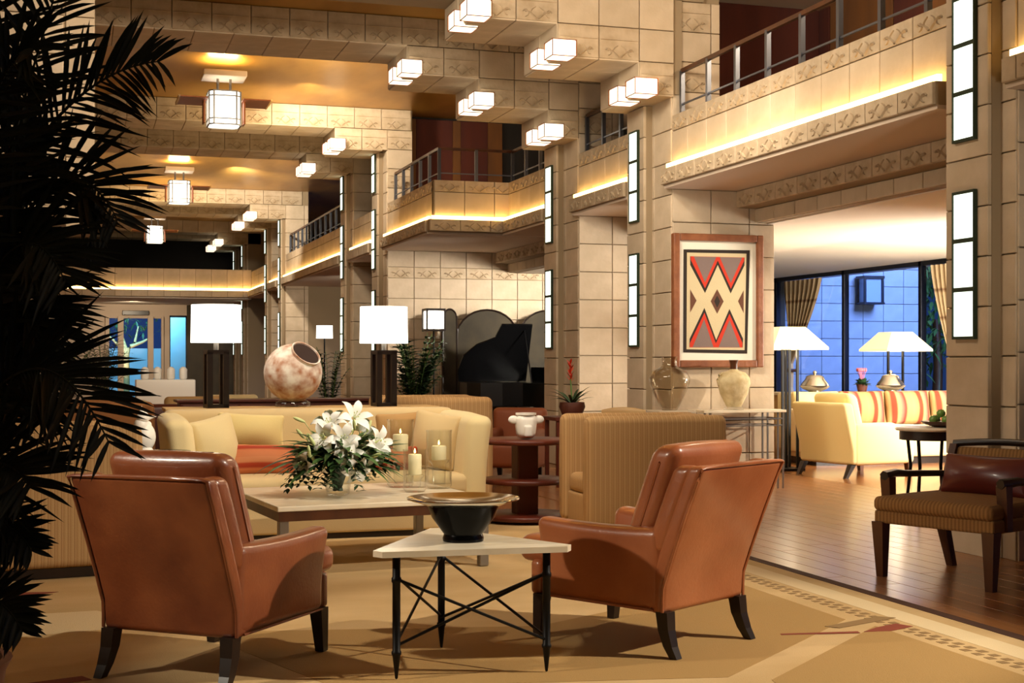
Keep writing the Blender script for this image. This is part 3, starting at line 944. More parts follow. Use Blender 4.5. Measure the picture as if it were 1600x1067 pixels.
# ------------------------------------------------------------------ leather club chairs
def leather_chair(label, loc, rz, m):
    t = thing('leather_armchair', label, 'armchair', loc, rz, 'leather club chairs in the foreground')

    def lean(x, y, z):
        k = max(0.0, z - 0.30)
        return (x * (1 + 0.03 * k), y - 0.34 * k - 0.10 * k * k, z)

    def base_in(x, y, z):
        return (x * (1 - 0.06 * max(0, 0.4 - z)), y, z)
    # outer back
    bk = MB().rbox((0, -0.345, 0.525), (0.66, 0.085, 0.67), 0.028, 3, 5, (0, 0.012, 0), lean)
    b = obj('backrest', bk, m, t, 40)
    pipe = [lean(sx * 0.328, -0.385, z) for sx in (-1,) for z in [0.2 + 0.65 * i / 12 for i in range(13)]]
    pipe += [lean(x, -0.385, 0.855) for x in [-0.3 + 0.6 * i / 8 for i in range(9)]]
    pipe += [lean(0.328, -0.385, 0.85 - 0.65 * i / 12) for i in range(13)]
    obj('piping', MB().tube(pipe, 0.008, 6), m, b, 60)
    # wings joining arms and back
    for sx in (-1, 1):
        obj('wing', MB().rbox((sx * 0.285, -0.28, 0.66), (0.085, 0.11, 0.40), 0.035, 3, 3, (0.006, 0.006, 0), lean), m, t, 50)

    def armfn(sx):
        def f(x, y, z):
            k = (y + 0.36) / 0.72
            up = max(0.0, (z - 0.30) / 0.28)
            x2 = x + sx * 0.035 * up * up * (0.2 + 0.8 * k)
            z2 = z + up * (0.055 * (k - 0.45) ** 2 - 0.012)
            return (x2, y + 0.02 * up * k, z2)
        return f
    for sx in (-1, 1):
        a = obj('arm', MB().rbox((sx * 0.275, -0.025, 0.385), (0.115, 0.70, 0.385), 0.045, 4, 6, (0.008, 0.008, 0.0), armfn(sx)), m, t, 50)
        obj('piping', MB().tube([armfn(sx)(sx * 0.333, -0.34 + 0.64 * i / 10, 0.205) for i in range(11)], 0.006, 5), m, a, 60)
    obj('seat_base', MB().rbox((0, 0.02, 0.275), (0.56, 0.72, 0.17), 0.03, 2, 3), m, t, 50)
    obj('front_rail', MB().rbox((0, 0.39, 0.275), (0.60, 0.07, 0.17), 0.025, 2, 3), m, t, 50)
    def tee(x, y, z):
        k = max(0.0, min(1.0, (y - 0.30) / 0.05))
        return (x * (1 + 0.30 * k), y, z)
    sc = MB().rbox((0, 0.145, 0.405), (0.44, 0.76, 0.13), 0.05, 4, 9, (0.0, 0.01, 0.018), tee)
    obj('seat_cushion', sc, m, t, 60)

    def cl(x, y, z):
        k = z - 0.45
        return (x, y - 0.38 * k, z)
    bc = MB().rbox((0, -0.185, 0.70), (0.58, 0.15, 0.48), 0.055, 4, 6, (0.0, 0.035, 0.010), cl)
    c = obj('back_cushion', bc, m, t, 60)
    loop = []
    for i in range(40):
        a = 2 * PI * i / 39
        px = 0.290 * max(-1, min(1, 1.25 * math.cos(a)))
        pz = 0.70 + 0.242 * max(-1, min(1, 1.25 * math.sin(a)))
        loop.append(cl(px, -0.185, pz))
    obj('piping', MB().tube(loop, 0.007, 5), m, c, 60)
    for sx in (-1, 1):
        mb = MB()
        pts = [((sx * 0.292), -0.375, 0.20), (sx * 0.295, -0.385, 0.12), (sx * 0.30, -0.41, 0.05), (sx * 0.303, -0.44, 0.0)]
        for (p, q, w0, w1) in zip(pts[:-1], pts[1:], (0.031, 0.028, 0.024), (0.028, 0.024, 0.020)):
            mb.taper(p, q, w0, w1)
        obj('leg', mb, DKWOOD, t)
        obj('leg', MB().taper((sx * 0.285, 0.355, 0.20), (sx * 0.29, 0.372, 0.0), 0.032, 0.021), DKWOOD, t)
    return t


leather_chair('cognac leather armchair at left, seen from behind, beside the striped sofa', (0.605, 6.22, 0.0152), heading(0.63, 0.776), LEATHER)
leather_chair('cognac leather armchair at right, its back lit, by the rug edge', (2.57, 6.22, 0.0152), heading(-0.51, 0.86), LEATHER_LIT)

# ------------------------------------------------------------------ triangular side table with bowl
T = [(1.265, 5.665), (1.905, 5.615), (1.60, 6.22)]
ctr = (sum(p[0] for p in T) / 3, sum(p[1] for p in T) / 3)
t = thing('side_table', 'three-legged triangular stone-topped table with black crossed iron rods', 'table', (ctr[0], ctr[1], 0.0152))
L3 = [(p[0] - ctr[0], p[1] - ctr[1]) for p in T]
top = []
for (x, y) in L3:
    l = math.hypot(x, y)
    ux, uy = x / l, y / l
    top += [(x + ux * 0.10 + uy * 0.03, y + uy * 0.10 - ux * 0.03), (x + ux * 0.10 - uy * 0.03, y + uy * 0.10 + ux * 0.03)]
obj('table_top', MB().prism(top, 0.515, 0.54), MARBLE, t)
for (x, y) in L3:
    obj('leg', MB().lathe([(0.001, 0.0), (0.006, 0.004), (0.017, 0.10), (0.021, 0.105), (0.021, 0.115), (0.017, 0.12), (0.017, 0.40), (0.021, 0.405), (0.021, 0.42), (0.017, 0.425), (0.017, 0.515)], 12, (x, y, 0)), IRON, t, 40)
for i in range(3):
    for (za, zb) in ((0.14, 0.42), (0.42, 0.14)):
        a, b = L3[i], L3[(i + 1) % 3]
        sft = 0.008 if za < zb else -0.008
        obj('cross_rod', MB().tube([(a[0] + sft, a[1] + sft, za), (b[0] + sft, b[1] + sft, zb)], 0.0065, 6), IRON, t)
bx, by = 1.60, 5.84
b = thing('bowl', 'black footed bowl with wide silvery rim on the triangular table', 'bowl', (bx, by, 0.556))
obj('body', MB().lathe([(0.0, 0.0), (0.088, 0.0), (0.09, 0.012), (0.084, 0.03), (0.095, 0.045), (0.135, 0.10), (0.158, 0.155), (0.150, 0.155), (0.128, 0.105), (0.09, 0.055), (0.0, 0.045)], 40), BOWLB, b, 50)
obj('rim', MB().lathe([(0.150, 0.150), (0.20, 0.168), (0.243, 0.180), (0.246, 0.184), (0.243, 0.188), (0.20, 0.176), (0.148, 0.158)], 40), BOWLS, b, 50)

# ------------------------------------------------------------------ coffee table and what stands on it
ca = math.atan2(0.157, 1.454)
t = thing('coffee_table', 'square low coffee table with travertine top and steel legs', 'table', (1.78, 9.18, 0.0152), ca)
obj('table_top', MB().bbox(-0.70, 0.70, -0.66, 0.66, 0.405, 0.438, 0.006), MARBLE, t)
obj('apron', MB().box(-0.69, 0.69, -0.65, -0.60, 0.345, 0.405).box(-0.69, 0.69, 0.60, 0.65, 0.345, 0.405).box(-0.69, -0.64, -0.6, 0.6, 0.345, 0.405).box(0.64, 0.69, -0.6, 0.6, 0.345, 0.405), CHWOOD, t)
for sx in (-1, 1):
    for sy in (-1, 1):
        obj('leg', MB().bbox(sx * 0.655 - 0.03, sx * 0.655 + 0.03, sy * 0.615 - 0.03, sy * 0.615 + 0.03, 0, 0.405, 0.005), STEEL, t)
obj('corner_bracket', MB().bbox(0.60, 0.74, -0.70, -0.52, 0.385, 0.404, 0.004), DKWOOD, t)
TZT = 0.4545


def hurricane(x, y, r, h, cz, ch, label):
    t = thing('hurricane_vase', label, 'candle holder', (x, y, TZT), 0, 'glass hurricanes on the coffee table')
    obj('glass_cylinder', MB().lathe([(r * 0.82, 0.0), (r, 0.02), (r, h - 0.02), (r * 1.04, h), (r * 0.98, h), (r * 0.94, h - 0.02), (r * 0.94, 0.03), (0, 0.03)], 28), GLASS, t, 50)
    obj('inner_cup', MB().lathe([(0.0, 0.03), (r * 0.5, 0.03), (r * 0.55, cz - 0.03), (r * 0.8, cz - 0.01), (r * 0.8, cz)], 20), GLASS, t, 50)
    c = tag(obj('candle', MB().lathe([(r * 0.56, 0), (r * 0.58, 0.005), (r * 0.58, ch - 0.006), (r * 0.52, ch), (0.0, ch - 0.012)], 20), WAX, None, 50, loc=(x, y, TZT + cz + 0.002)), 'ivory candle inside the ' + label.split(' of')[0], 'candle', 'candles in the hurricanes')
    obj('wick', MB().tube([(0, 0, ch - 0.014), (0.002, 0, ch + 0.008)], 0.002, 5), IRON, c)
    obj('flame', MB().lathe([(0.0005, 0), (0.007, 0.008), (0.005, 0.02), (0.0005, 0.034)], 8, (0, 0, ch + 0.006)), FLAME, c, 60)


hurricane(2.150, 9.50, 0.092, 0.47, 0.250, 0.115, 'tallest glass hurricane, rear left of the three')
hurricane(2.165, 9.13, 0.078, 0.285, 0.115, 0.135, 'shortest glass hurricane, in front of the three')
hurricane(2.385, 9.34, 0.088, 0.40, 0.195, 0.095, 'middle-height glass hurricane, rightmost of the three')

vx, vy = 1.63, 9.05
t = thing('flower_vase', 'clear glass vase bursting with white lilies and greenery on coffee table', 'vase', (vx, vy, TZT))
obj('glass_body', MB().lathe([(0.065, 0.0), (0.075, 0.01), (0.105, 0.22), (0.112, 0.235), (0.106, 0.235), (0.099, 0.22), (0.07, 0.02), (0, 0.02)], 28), GLASS, t, 50)
rr = random.Random(11)
st = MB()
for i in range(34):
    a = rr.random() * 2 * PI
    st.tube([(0.03 * math.cos(a + 2), 0.03 * math.sin(a + 2), 0.03), (0.07 * math.cos(a), 0.07 * math.sin(a), 0.22)], 0.005, 5)
    st.leaf((0.02 * math.cos(a), 0.02 * math.sin(a), 0.03), (0.085 * math.cos(a), 0.085 * math.sin(a), 0.22), 0.05, 0)
obj('stems', st, LEAFD, t)['kind'] = 'stuff'
lf = MB()
for i in range(230):
    a = rr.random() * 2 * PI
    e = rr.uniform(-0.35, 0.9)
    d0 = rr.uniform(0.05, 0.16)
    d1 = d0 + rr.uniform(0.10, 0.2)
    cx, cy = math.cos(a) * math.cos(e), math.sin(a) * math.cos(e)
    lf.leaf((cx * d0 * 1.5, cy * d0 * 1.2, 0.24 + math.sin(e) * d0), (cx * d1 * 1.55, cy * d1 * 1.2, 0.25 + math.sin(e) * d1 * 0.9), rr.uniform(0.035, 0.07), rr.uniform(0.05, 0.5))
obj('foliage', lf, LEAFG, t, 60)['kind'] = 'stuff'
lf = MB()
for s0, s1, n in ((2.6, 3.7, 16), (-0.5, 0.5, 11), (4.0, 5.3, 15)):
    for i in range(n):
        a = rr.uniform(s0, s1)
        R = rr.uniform(0.16, 0.36)
        px, py = math.cos(a), math.sin(a)
        drop = rr.uniform(0.05, 0.24)
        for k in range(9):
            q = 0.35 + 0.65 * k / 8
            c = Vector((px * R * q * 1.15, py * R * q, 0.27 - drop * q * q + 0.02))
            for sg in (-1, 1):
                lf.leaf(c, c + Vector((-py * sg * 0.035 + px * 0.02, px * sg * 0.035 + py * 0.02, rr.uniform(-0.03, 0.01))), 0.03, 0.1, seg=2)
obj('trailing_greenery', lf, LEAFD, t, 60)['kind'] = 'stuff'


def lily(parent, p, d, s=0.085, name='lily'):
    d = Vector(d).normalized()
    q = d.to_track_quat('Z', 'Y').to_matrix().to_4x4()
    mtx = Matrix.Translation(p) @ q
    mb = MB()
    for k in range(6):
        a = k * PI / 3 + (0.1 if k % 2 else 0)
        w = 0.040 if k % 2 else 0.032
        vs, fs = [], []
        for i in range(6):
            u = i / 5
            rad = s * (0.12 + 1.0 * u)
            z = 0.055 * math.sin(u * 2.2) - 0.02 * u * u
            ww = w * math.sin(PI * (0.15 + 0.85 * u)) if i < 5 else 0.002
            c = Vector((rad * math.cos(a), rad * math.sin(a), z))
            sd = Vector((-math.sin(a), math.cos(a), 0)) * ww / 1.3
            vs += [c - sd + Vector((0, 0, 0.006)), c, c + sd + Vector((0, 0, 0.006))]
        for i in range(5):
            o = 3 * i
            fs += [(o, o + 1, o + 4, o + 3), (o + 1, o + 2, o + 5, o + 4)]
        mb.add(vs, fs, mtx)
    f = obj(name, mb, PETAL, parent, 60)
    st = MB()
    for k in range(5):
        a = k * 2 * PI / 5
        st.tube([(0, 0, 0.0), (0.02 * math.cos(a), 0.02 * math.sin(a), 0.06)], 0.002, 4, mtx)
        st.sphere((0.02 * math.cos(a), 0.02 * math.sin(a), 0.062), 0.005, 6, 4, mtx)
    obj('stamen', st, BUD, f)


for (p, d, s) in (((0.10, -0.02, 0.50), (0.2, -0.8, 0.5), 0.105), ((-0.06, -0.05, 0.45), (-0.3, -0.6, 0.9), 0.10),
                  ((-0.10, -0.12, 0.38), (-0.6, -0.9, 0.2), 0.09), ((0.0, -0.16, 0.37), (0.0, -1, 0.3), 0.10),
                  ((0.03, -0.17, 0.30), (0.2, -1, -0.2), 0.085), ((0.24, -0.08, 0.34), (0.6, -0.9, 0.2), 0.10),
                  ((0.21, -0.10, 0.29), (0.3, -1, -0.2), 0.085), ((0.08, -0.16, 0.19), (0.2, -0.9, -0.4), 0.085),
                  ((-0.22, -0.09, 0.22), (-0.8, -0.7, -0.1), 0.075), ((-0.02, 0.1, 0.46), (0, 0.6, 0.8), 0.10), ((0.18, 0.12, 0.40), (0.6, 0.6, 0.5), 0.09)):
    lily(t, p, d, s * 1.12)
bd = MB()
for i in range(16):
    a = rr.uniform(0, 2 * PI); R = rr.uniform(0.2, 0.36); z = rr.uniform(0.22, 0.52)
    q = Matrix.Translation((R * math.cos(a), R * math.sin(a) * 0.8, z)) @ Euler((rr.uniform(-0.6, 0.6), rr.uniform(0.3, 1.2), a)).to_matrix().to_4x4()
    bd.sphere((0, 0, 0.0), (0.012, 0.012, 0.045), 8, 6, q)
    tl = q @ Vector((0, 0, -0.04))
    bd.tube([(R * 0.35 * math.cos(a), R * 0.3 * math.sin(a), 0.24), tuple(Vector((R * 0.35 * math.cos(a), R * 0.3 * math.sin(a), 0.24)).lerp(tl, 0.6) + Vector((0, 0, 0.02))), tuple(tl)], 0.003, 5)
obj('lily_buds', bd, BUD, t, 60)['kind'] = 'stuff'

# ------------------------------------------------------------------ cream sofa group
SX0, SX1, SY0, SY1 = 0.62, 3.02, 10.25, 11.38
t = thing('sofa', 'long cream linen sofa with curved arms behind the coffee table', 'sofa', ((SX0 + SX1) / 2, SY0, 0.0155))
hw = (SX1 - SX0) / 2
obj('base', MB().rbox((0, 0.52, 0.175), (hw * 2 - 0.10, 1.0, 0.27), 0.02, 2, 3), CREAM, t, 50)
obj('plinth', MB().box(-hw + 0.08, hw - 0.08, 0.04, 1.0, 0.0, 0.045), DKWOOD, t)
for k in (-1, 1):
    obj('seat_cushion', MB().rbox((k * 0.52, 0.42, 0.375), (1.03, 0.86, 0.16), 0.05, 3, 4, (0.005, 0.01, 0.02)), CREAM, t, 60)
obj('backrest', MB().rbox((0, 0.98, 0.53), (hw * 2 - 0.06, 0.24, 0.80), 0.06, 3, 5, (0, 0.02, 0), lambda x, y, z: (x, y + 0.12 * max(0, z - 0.4), z)), CREAM, t, 50)
for k in (-1, 1):
    def armc(x, y, z, k=k):
        u = max(0, (z - 0.25) / 0.65)
        return (x + k * 0.05 * u * u, y - 0.02 * u, z - 0.04 * u * max(0, (0.5 - y)))
    obj('arm', MB().rbox((k * (hw - 0.12), 0.53, 0.50), (0.20, 1.06, 0.82), 0.07, 4, 6, (0.01, 0.015, 0.0), armc), CREAM2, t, 50)


def pillow(name, label, loc, size, rot, m, group='pillows on the cream sofa', cat='pillow', pf=0.05):
    w, d, h = size
    o = obj(name, MB().rbox((0, 0, 0), (w, d * 0.45, h), d * 0.2, 3, 6, (0.0, d * 0.55, 0.0), lambda x, y, z: (x * (1 - 0.05 * (1 - (abs(z) / (h / 2)) ** 2)), y, z * (1 - 0.05 * (1 - (abs(x) / (w / 2)) ** 2)))), m, None, 60, loc, rot)
    tag(o, label, cat, group)
    return o


pillow('pillow', 'cream lumbar pillow leaning at the left of the sofa back', (1.28, 10.86, 0.79), (0.52, 0.14, 0.27), (-0.18, 0.06, 0.05), YELLOWL)
pillow('pillow', 'rust striped pillow on the left of the sofa seat', (1.34, 10.60, 0.585), (0.58, 0.16, 0.24), (-0.30, 0.03, 0.04), RUST)
pillow('pillow', 'big ivory cushion propped against the sofa left arm', (0.98, 10.55, 0.69), (0.44, 0.18, 0.46), (-0.15, -0.16, 0.75), CREAM2)
pillow('pillow', 'tan suede pillow at the right end of the sofa back', (2.44, 10.84, 0.77), (0.36, 0.14, 0.30), (-0.18, -0.05, -0.1), TANCU)
pillow('pillow', 'rust striped pillow behind the glass hurricanes', (2.32, 10.62, 0.56), (0.46, 0.15, 0.22), (-0.30, 0, -0.05), RUST)
pillow('pillow', 'cream cushion propped against the sofa right arm', (2.68, 10.62, 0.71), (0.40, 0.16, 0.44), (-0.15, 0.14, -0.7), CREAM)

t = thing('sofa_table', 'long tan oak console table right behind the cream sofa', 'table', (1.82, 11.80, 0))
obj('table_top', MB().bbox(-1.14, 1.14, -0.24, 0.24, 0.915, 0.945, 0.006), TANWOOD, t)
for sx in (-1, 1):
    for sy in (-1, 1):
        obj('leg', MB().bbox(sx * 1.09 - 0.03, sx * 1.09 + 0.03, sy * 0.19 - 0.03, sy * 0.19 + 0.03, 0, 0.915, 0.004), TANWOOD, t)


def drum_lamp(x, y, z, label):
    t = thing('table_lamp', label, 'lamp', (x, y, z), 0.12, 'drum-shade lamps on the sofa table')
    w = 0.066
    b = MB()
    for sx in (-1, 1):
        for sy in (-1, 1):
            b.box(sx * w - 0.022, sx * w + 0.022, sy * w - 0.022, sy * w + 0.022, 0.0, 0.46)
    b.box(-w - 0.022, w + 0.022, -w - 0.022, w + 0.022, 0, 0.03).box(-w - 0.022, w + 0.022, -w - 0.022, w + 0.022, 0.44, 0.475)
    obj('base', b, DKWOOD, t)
    obj('neck', MB().lathe([(0.022, 0.475), (0.022, 0.60)], 12), STEEL, t, 50)
    obj('lamp_shade', MB().lathe([(0.195, 0.535), (0.205, 0.535), (0.2, 0.845), (0.19, 0.845), (0.19, 0.55)], 36), SHADE, t, 50)
    light('lamp_glow', 'POINT', (x, y, z + 0.93), 14, WARM, None, 0.12)


drum_lamp(1.092, 11.66, 0.945, 'left drum-shade lamp with dark open wooden base')
drum_lamp(2.494, 11.66, 0.945, 'right drum-shade lamp with dark open wooden base')

t = thing('pottery_jar', 'big round painted clay jar tilted to show its dark mouth', 'jar', (1.743, 11.80, 0.945))
mtx = Matrix.Translation((0, 0, 0.285)) @ Euler((0.62, 0.50, 0)).to_matrix().to_4x4()
prof = [(0.0001, -0.245)] + [(0.245 * math.sin(PI * k / 20), -0.245 * math.cos(PI * k / 20)) for k in range(1, 17)] + [(0.128, 0.205), (0.135, 0.235), (0.125, 0.235), (0.118, 0.205)]
obj('body', MB().lathe(prof, 36, mtx=mtx), POT, t, 60)
obj('inside', MB().lathe([(0.119, 0.225), (0.09, 0.215), (0.0001, 0.208)], 30, mtx=mtx), POTD, t, 60)
obj('ring_stand', MB().lathe([(0.10, 0.0), (0.15, 0.0), (0.145, 0.035), (0.105, 0.06), (0.09, 0.05)], 28), GLASS, t, 60)


# ------------------------------------------------------------------ striped club chairs
def striped_chair(label, loc, rz, w, d, h, m_side, m_in, group='striped club chairs'):
    """faces +y in its own frame: arms as high as the back"""
    t = thing('club_chair', label, 'armchair', loc, rz, group)
    obj('plinth', MB().box(-w / 2 + 0.04, w / 2 - 0.04, -d / 2 + 0.04, d / 2 - 0.05, 0, 0.06), DKWOOD, t)
    for sx in (-1, 1):
        obj('arm', MB().rbox((sx * (w / 2 - 0.075), 0, (h + 0.06) / 2), (0.15, d, h - 0.06), 0.055, 3, 4, (0.004, 0.01, 0)), m_side, t, 50)
    obj('backrest', MB().rbox((0, -d / 2 + 0.11, (h + 0.06) / 2), (w - 0.24, 0.20, h - 0.07), 0.055, 3, 4), m_in, t, 50)
    obj('seat_base', MB().rbox((0, 0.08, 0.18), (w - 0.29, d - 0.22, 0.24), 0.02, 2, 2), m_in, t, 50)
    obj('seat_cushion', MB().rbox((0, 0.08, 0.37), (w - 0.30, d - 0.24, 0.15), 0.045, 3, 4, (0, 0.01, 0.02)), m_in, t, 60)
    return t


striped_chair('tan striped high-armed club chair at right, beyond the right leather armchair', (4.21, 10.10, 0.0155), heading(-1, 0.03), 0.74, 1.13, 0.90, STRIPEY, STRIPE)
striped_chair('tan striped club chair at left, its flat side filling the frame edge', (-0.28, 9.27, 0.0155), heading(1, 0.14), 0.86, 1.24, 0.92, STRIPEY, STRIPE)
striped_chair('brown striped chair behind the white china figure at left', (0.02, 13.05, 0), heading(1, 0.05), 0.95, 1.22, 0.97, BRSTRIPE, BRSTRIPE)
striped_chair('tan striped chair rising behind the right end of the cream sofa', (3.16, 12.75, 0), heading(-1, 0.05), 1.0, 1.0, 1.0, STRIPEY, STRIPE)

# small table at the left of the sofa and its figure
t = thing('side_table', 'small round dark table between left striped chair and sofa', 'table', (0.55, 9.98, 0.0155))
obj('table_top', MB().lathe([(0.0001, 0.665), (0.21, 0.665), (0.215, 0.675), (0.21, 0.69), (0.0001, 0.69)], 32), BLACKLAC, t, 50)
obj('pedestal', MB().lathe([(0.14, 0), (0.14, 0.02), (0.03, 0.05), (0.025, 0.4), (0.04, 0.665)], 20), DKWOOD, t, 50)
t = thing('china_figure', 'white china bird figure on the small dark table at left', 'figurine', (0.45, 9.95, 0.7065), 0.4)
obj('body', MB().sphere((0, 0, 0.10), (0.075, 0.06, 0.10), 16, 12).sphere((-0.03, 0.0, 0.18), (0.05, 0.045, 0.06), 14, 10).lathe([(0.06, 0), (0.05, 0.02), (0.03, 0.04)], 16), CHINA, t, 60)
obj('head', MB().sphere((-0.02, -0.01, 0.235), (0.045, 0.04, 0.042), 14, 10).lathe([(0.02, 0), (0.0005, 0.06)], 8, mtx=Matrix.Translation((0.02, -0.01, 0.235)) @ Euler((0, 1.5, 0)).to_matrix().to_4x4()), CHINA, t, 60)
obj('crest', MB().lathe([(0.022, 0), (0.012, 0.03), (0.0005, 0.055)], 8, (-0.03, -0.01, 0.262)), CHINA, t, 60)
obj('wing', MB().sphere((0.085, 0.0, 0.15), (0.05, 0.03, 0.035), 12, 8, Euler((0, -0.5, 0)).to_matrix().to_4x4()), CHINA, t, 60)

# round two-tier table with white china pot
t = thing('pedestal_table', 'round mahogany pedestal table with two lower shelves', 'table', (3.53, 10.96, 0.0155))
for z, r in ((0.655, 0.375), (0.33, 0.35), (0.04, 0.37)):
    obj('shelf', MB().lathe([(0.0001, z - 0.02), (r - 0.01, z - 0.02), (r, z - 0.01), (r, z + 0.01), (r - 0.01, z + 0.02), (0.0001, z + 0.02)], 40), MAHOG, t, 50)
obj('pedestal', MB().bbox(-0.09, 0.09, -0.09, 0.09, 0.0, 0.655, 0.01), MAHOG, t)
t = thing('china_pot', 'white china pot shaped like an animal head on round table', 'pot', (3.50, 10.84, 0.6915), -0.1)
obj('body', MB().rbox((0, 0, 0.105), (0.17, 0.15, 0.20), 0.05, 3, 3, (0.01, 0.012, 0.0), lambda x, y, z: (x * (0.78 + 0.22 * z / 0.2), y, z)), CHINA, t, 60)
for sx in (-1, 1):
    obj('ear', MB().sphere((sx * 0.105, -0.01, 0.16), (0.045, 0.02, 0.035), 12, 8), CHINA, t, 60)
obj('rim', MB().lathe([(0.075, 0.195), (0.085, 0.20), (0.085, 0.215), (0.07, 0.215)], 24), CHINA, t, 60)
obj('snout', MB().rbox((0, -0.085, 0.07), (0.07, 0.05, 0.10), 0.02, 2, 2), CHINA, t, 60)

# ------------------------------------------------------------------ framed weaving, console and vase at the pier
FX0, FX1, FZ0, FZ1 = 5.925, 6.965, 1.26, 2.66
t = thing('framed_weaving', 'framed red, grey and cream zigzag weaving on the stone pier', 'artwork', (FX0, YA0 - 0.055, FZ0))
fw = 0.075
W_, H_ = FX1 - FX0, FZ1 - FZ0
RX = Matrix.Rotation(PI / 2, 4, 'X')          # polygon (x, z) -> facing -Y


def slab(poly, d0, d1):
    return MB().add(*(lambda m: (m.v, m.f))(MB().prism(poly, d0, d1)), RX)


for (a, b_, c, d_) in ((0, fw, 0, H_), (W_ - fw, W_, 0, H_), (fw, W_ - fw, 0, fw), (fw, W_ - fw, H_ - fw, H_)):
    obj('frame_rail', MB().bbox(a, b_, -0.05, 0.03, c, d_, 0.012), FRAMEW, t)
obj('mat_board', MB().box(fw, W_ - fw, -0.012, 0.0, fw, H_ - fw), MATBD, t)
kx, kz = W_ / 460.0, H_ / 695.0


def q(pts):
    return [((px - 180) * kx, (780 - py) * kz) for px, py in pts]


def wv(name, pts, m, d):
    mb = MB()
    p = q(pts)
    mb.prism(p, 0.012, d)
    o = obj(name, MB().add(mb.v, mb.f, RX), m, wroot)
    return o


wroot = obj('weaving', MB().add(*(lambda m: (m.v, m.f))(MB().prism(q([(236, 168), (574, 164), (560, 708), (234, 702)]), 0.012, 0.018)), RX), WVDK, t)
wv('tan_band', [(252, 184), (556, 182), (546, 690), (250, 686)], WVTAN, 0.0195)
wv('field', [(265, 200), (546, 200), (536, 678), (262, 676)], WVTAN, 0.0205)
zu = [(268, 248), (343, 393), (408, 245), (474, 393), (545, 245)]
wv('dark_zigzag', [(268, 203)] + [(546, 203)] + zu[::-1], WVDK, 0.0212)
wv('red_zigzag', [(270, 203), (545, 203), (543, 222), (475, 368), (408, 222), (343, 368), (271, 222)], WVRED, 0.022)
wv('grey_triangle', [(286, 204), (400, 204), (343, 338)], WVGRY, 0.0228)
wv('grey_triangle', [(418, 204), (533, 204), (475, 338)], WVGRY, 0.0228)
zl = [(265, 632), (340, 470), (400, 638), (468, 474), (538, 630)]
wv('dark_zigzag', zl + [(536, 676), (264, 676)], WVDK, 0.0212)
wv('red_zigzag', [(265, 676), (266, 655), (340, 496), (398, 655), (468, 500), (535, 652), (534, 676)], WVRED, 0.022)
wv('grey_triangle', [(280, 675), (386, 675), (338, 530)], WVGRY, 0.0228)
wv('grey_triangle', [(412, 675), (522, 675), (468, 532)], WVGRY, 0.0228)
for pts in ([(405, 372), (438, 435), (405, 500), (372, 435)], [(268, 375), (300, 433), (268, 495)], [(541, 375), (541, 495), (512, 433)]):
    wv('diamond', pts, WVBR, 0.0215)
wv('diamond_heart', [(405, 405), (420, 435), (405, 468), (390, 435)], WVDK, 0.0225)

t = thing('console_table', 'slim steel-legged console table under the framed weaving', 'table', (6.56, 13.17, 0))
obj('table_top', MB().bbox(-0.47, 0.47, -0.20, 0.20, 0.795, 0.822, 0.004), MARBLE, t)
for sx in (-1, 1):
    for sy in (-1, 1):
        for dx in (0, 0.06):
            obj('leg', MB().box(sx * (0.445 - dx) - 0.008, sx * (0.445 - dx) + 0.008, sy * 0.17 - 0.008, sy * 0.17 + 0.008, 0, 0.795), STEEL, t)
for z in (0.66, 0.73):
    r = MB()
    for sy in (-1, 1):
        r.box(-0.445, 0.445, sy * 0.17 - 0.006, sy * 0.17 + 0.006, z - 0.006, z + 0.006)
    for sx in (-1, 1):
        r.box(sx * 0.445 - 0.006, sx * 0.445 + 0.006, -0.17, 0.17, z - 0.006, z + 0.006)
    obj('cross_rail', r, STEEL, t)
t = thing('clay_vase', 'sand-coloured shouldered clay vase on the console table', 'vase', (6.50, 13.12, 0.822))
obj('body', MB().lathe([(0.0001, 0.03), (0.075, 0.03), (0.085, 0.05), (0.14, 0.16), (0.172, 0.27), (0.165, 0.33), (0.12, 0.385), (0.05, 0.405), (0.042, 0.42)], 36), CLAYV, t, 60)
obj('neck', MB().lathe([(0.040, 0.415), (0.038, 0.47), (0.05, 0.515), (0.04, 0.515), (0.03, 0.47)], 24), CHWOOD, t, 60)
obj('handle', MB().tube([(-0.12, 0, 0.38), (-0.165, 0, 0.36), (-0.185, 0, 0.31), (-0.17, 0, 0.26)], 0.014, 8), CLAYV, t, 60)
obj('base_ring', MB().lathe([(0.10, 0.0), (0.105, 0.015), (0.085, 0.035), (0.07, 0.03)], 24), GLASS, t, 60)

t = thing('pedestal', 'square stone pedestal under the large grey glass vase', 'pedestal', (5.60, 12.72, 0))
obj('shaft', MB().bbox(-0.17, 0.17, -0.17, 0.17, 0.05, 0.80, 0.01), STONE, t)
obj('base', MB().bbox(-0.20, 0.20, -0.20, 0.20, 0, 0.05, 0.006), STONE, t)
obj('cap', MB().bbox(-0.20, 0.20, -0.20, 0.20, 0.80, 0.84, 0.006), STONE, t)
t = thing('glass_vase', 'large smoky grey glass vase with short neck left of the clay vase', 'vase', (5.60, 12.72, 0.84))
obj('body', MB().lathe([(0.07, 0), (0.08, 0.01), (0.15, 0.14), (0.20, 0.27), (0.205, 0.32), (0.17, 0.385), (0.10, 0.42), (0.075, 0.44), (0.075, 0.52), (0.085, 0.53), (0.078, 0.53), (0.068, 0.51), (0.068, 0.44), (0.1, 0.41), (0.165, 0.375), (0.195, 0.31), (0.14, 0.14), (0.07, 0.02), (0.0001, 0.015)], 36), SMOKE, t, 60)

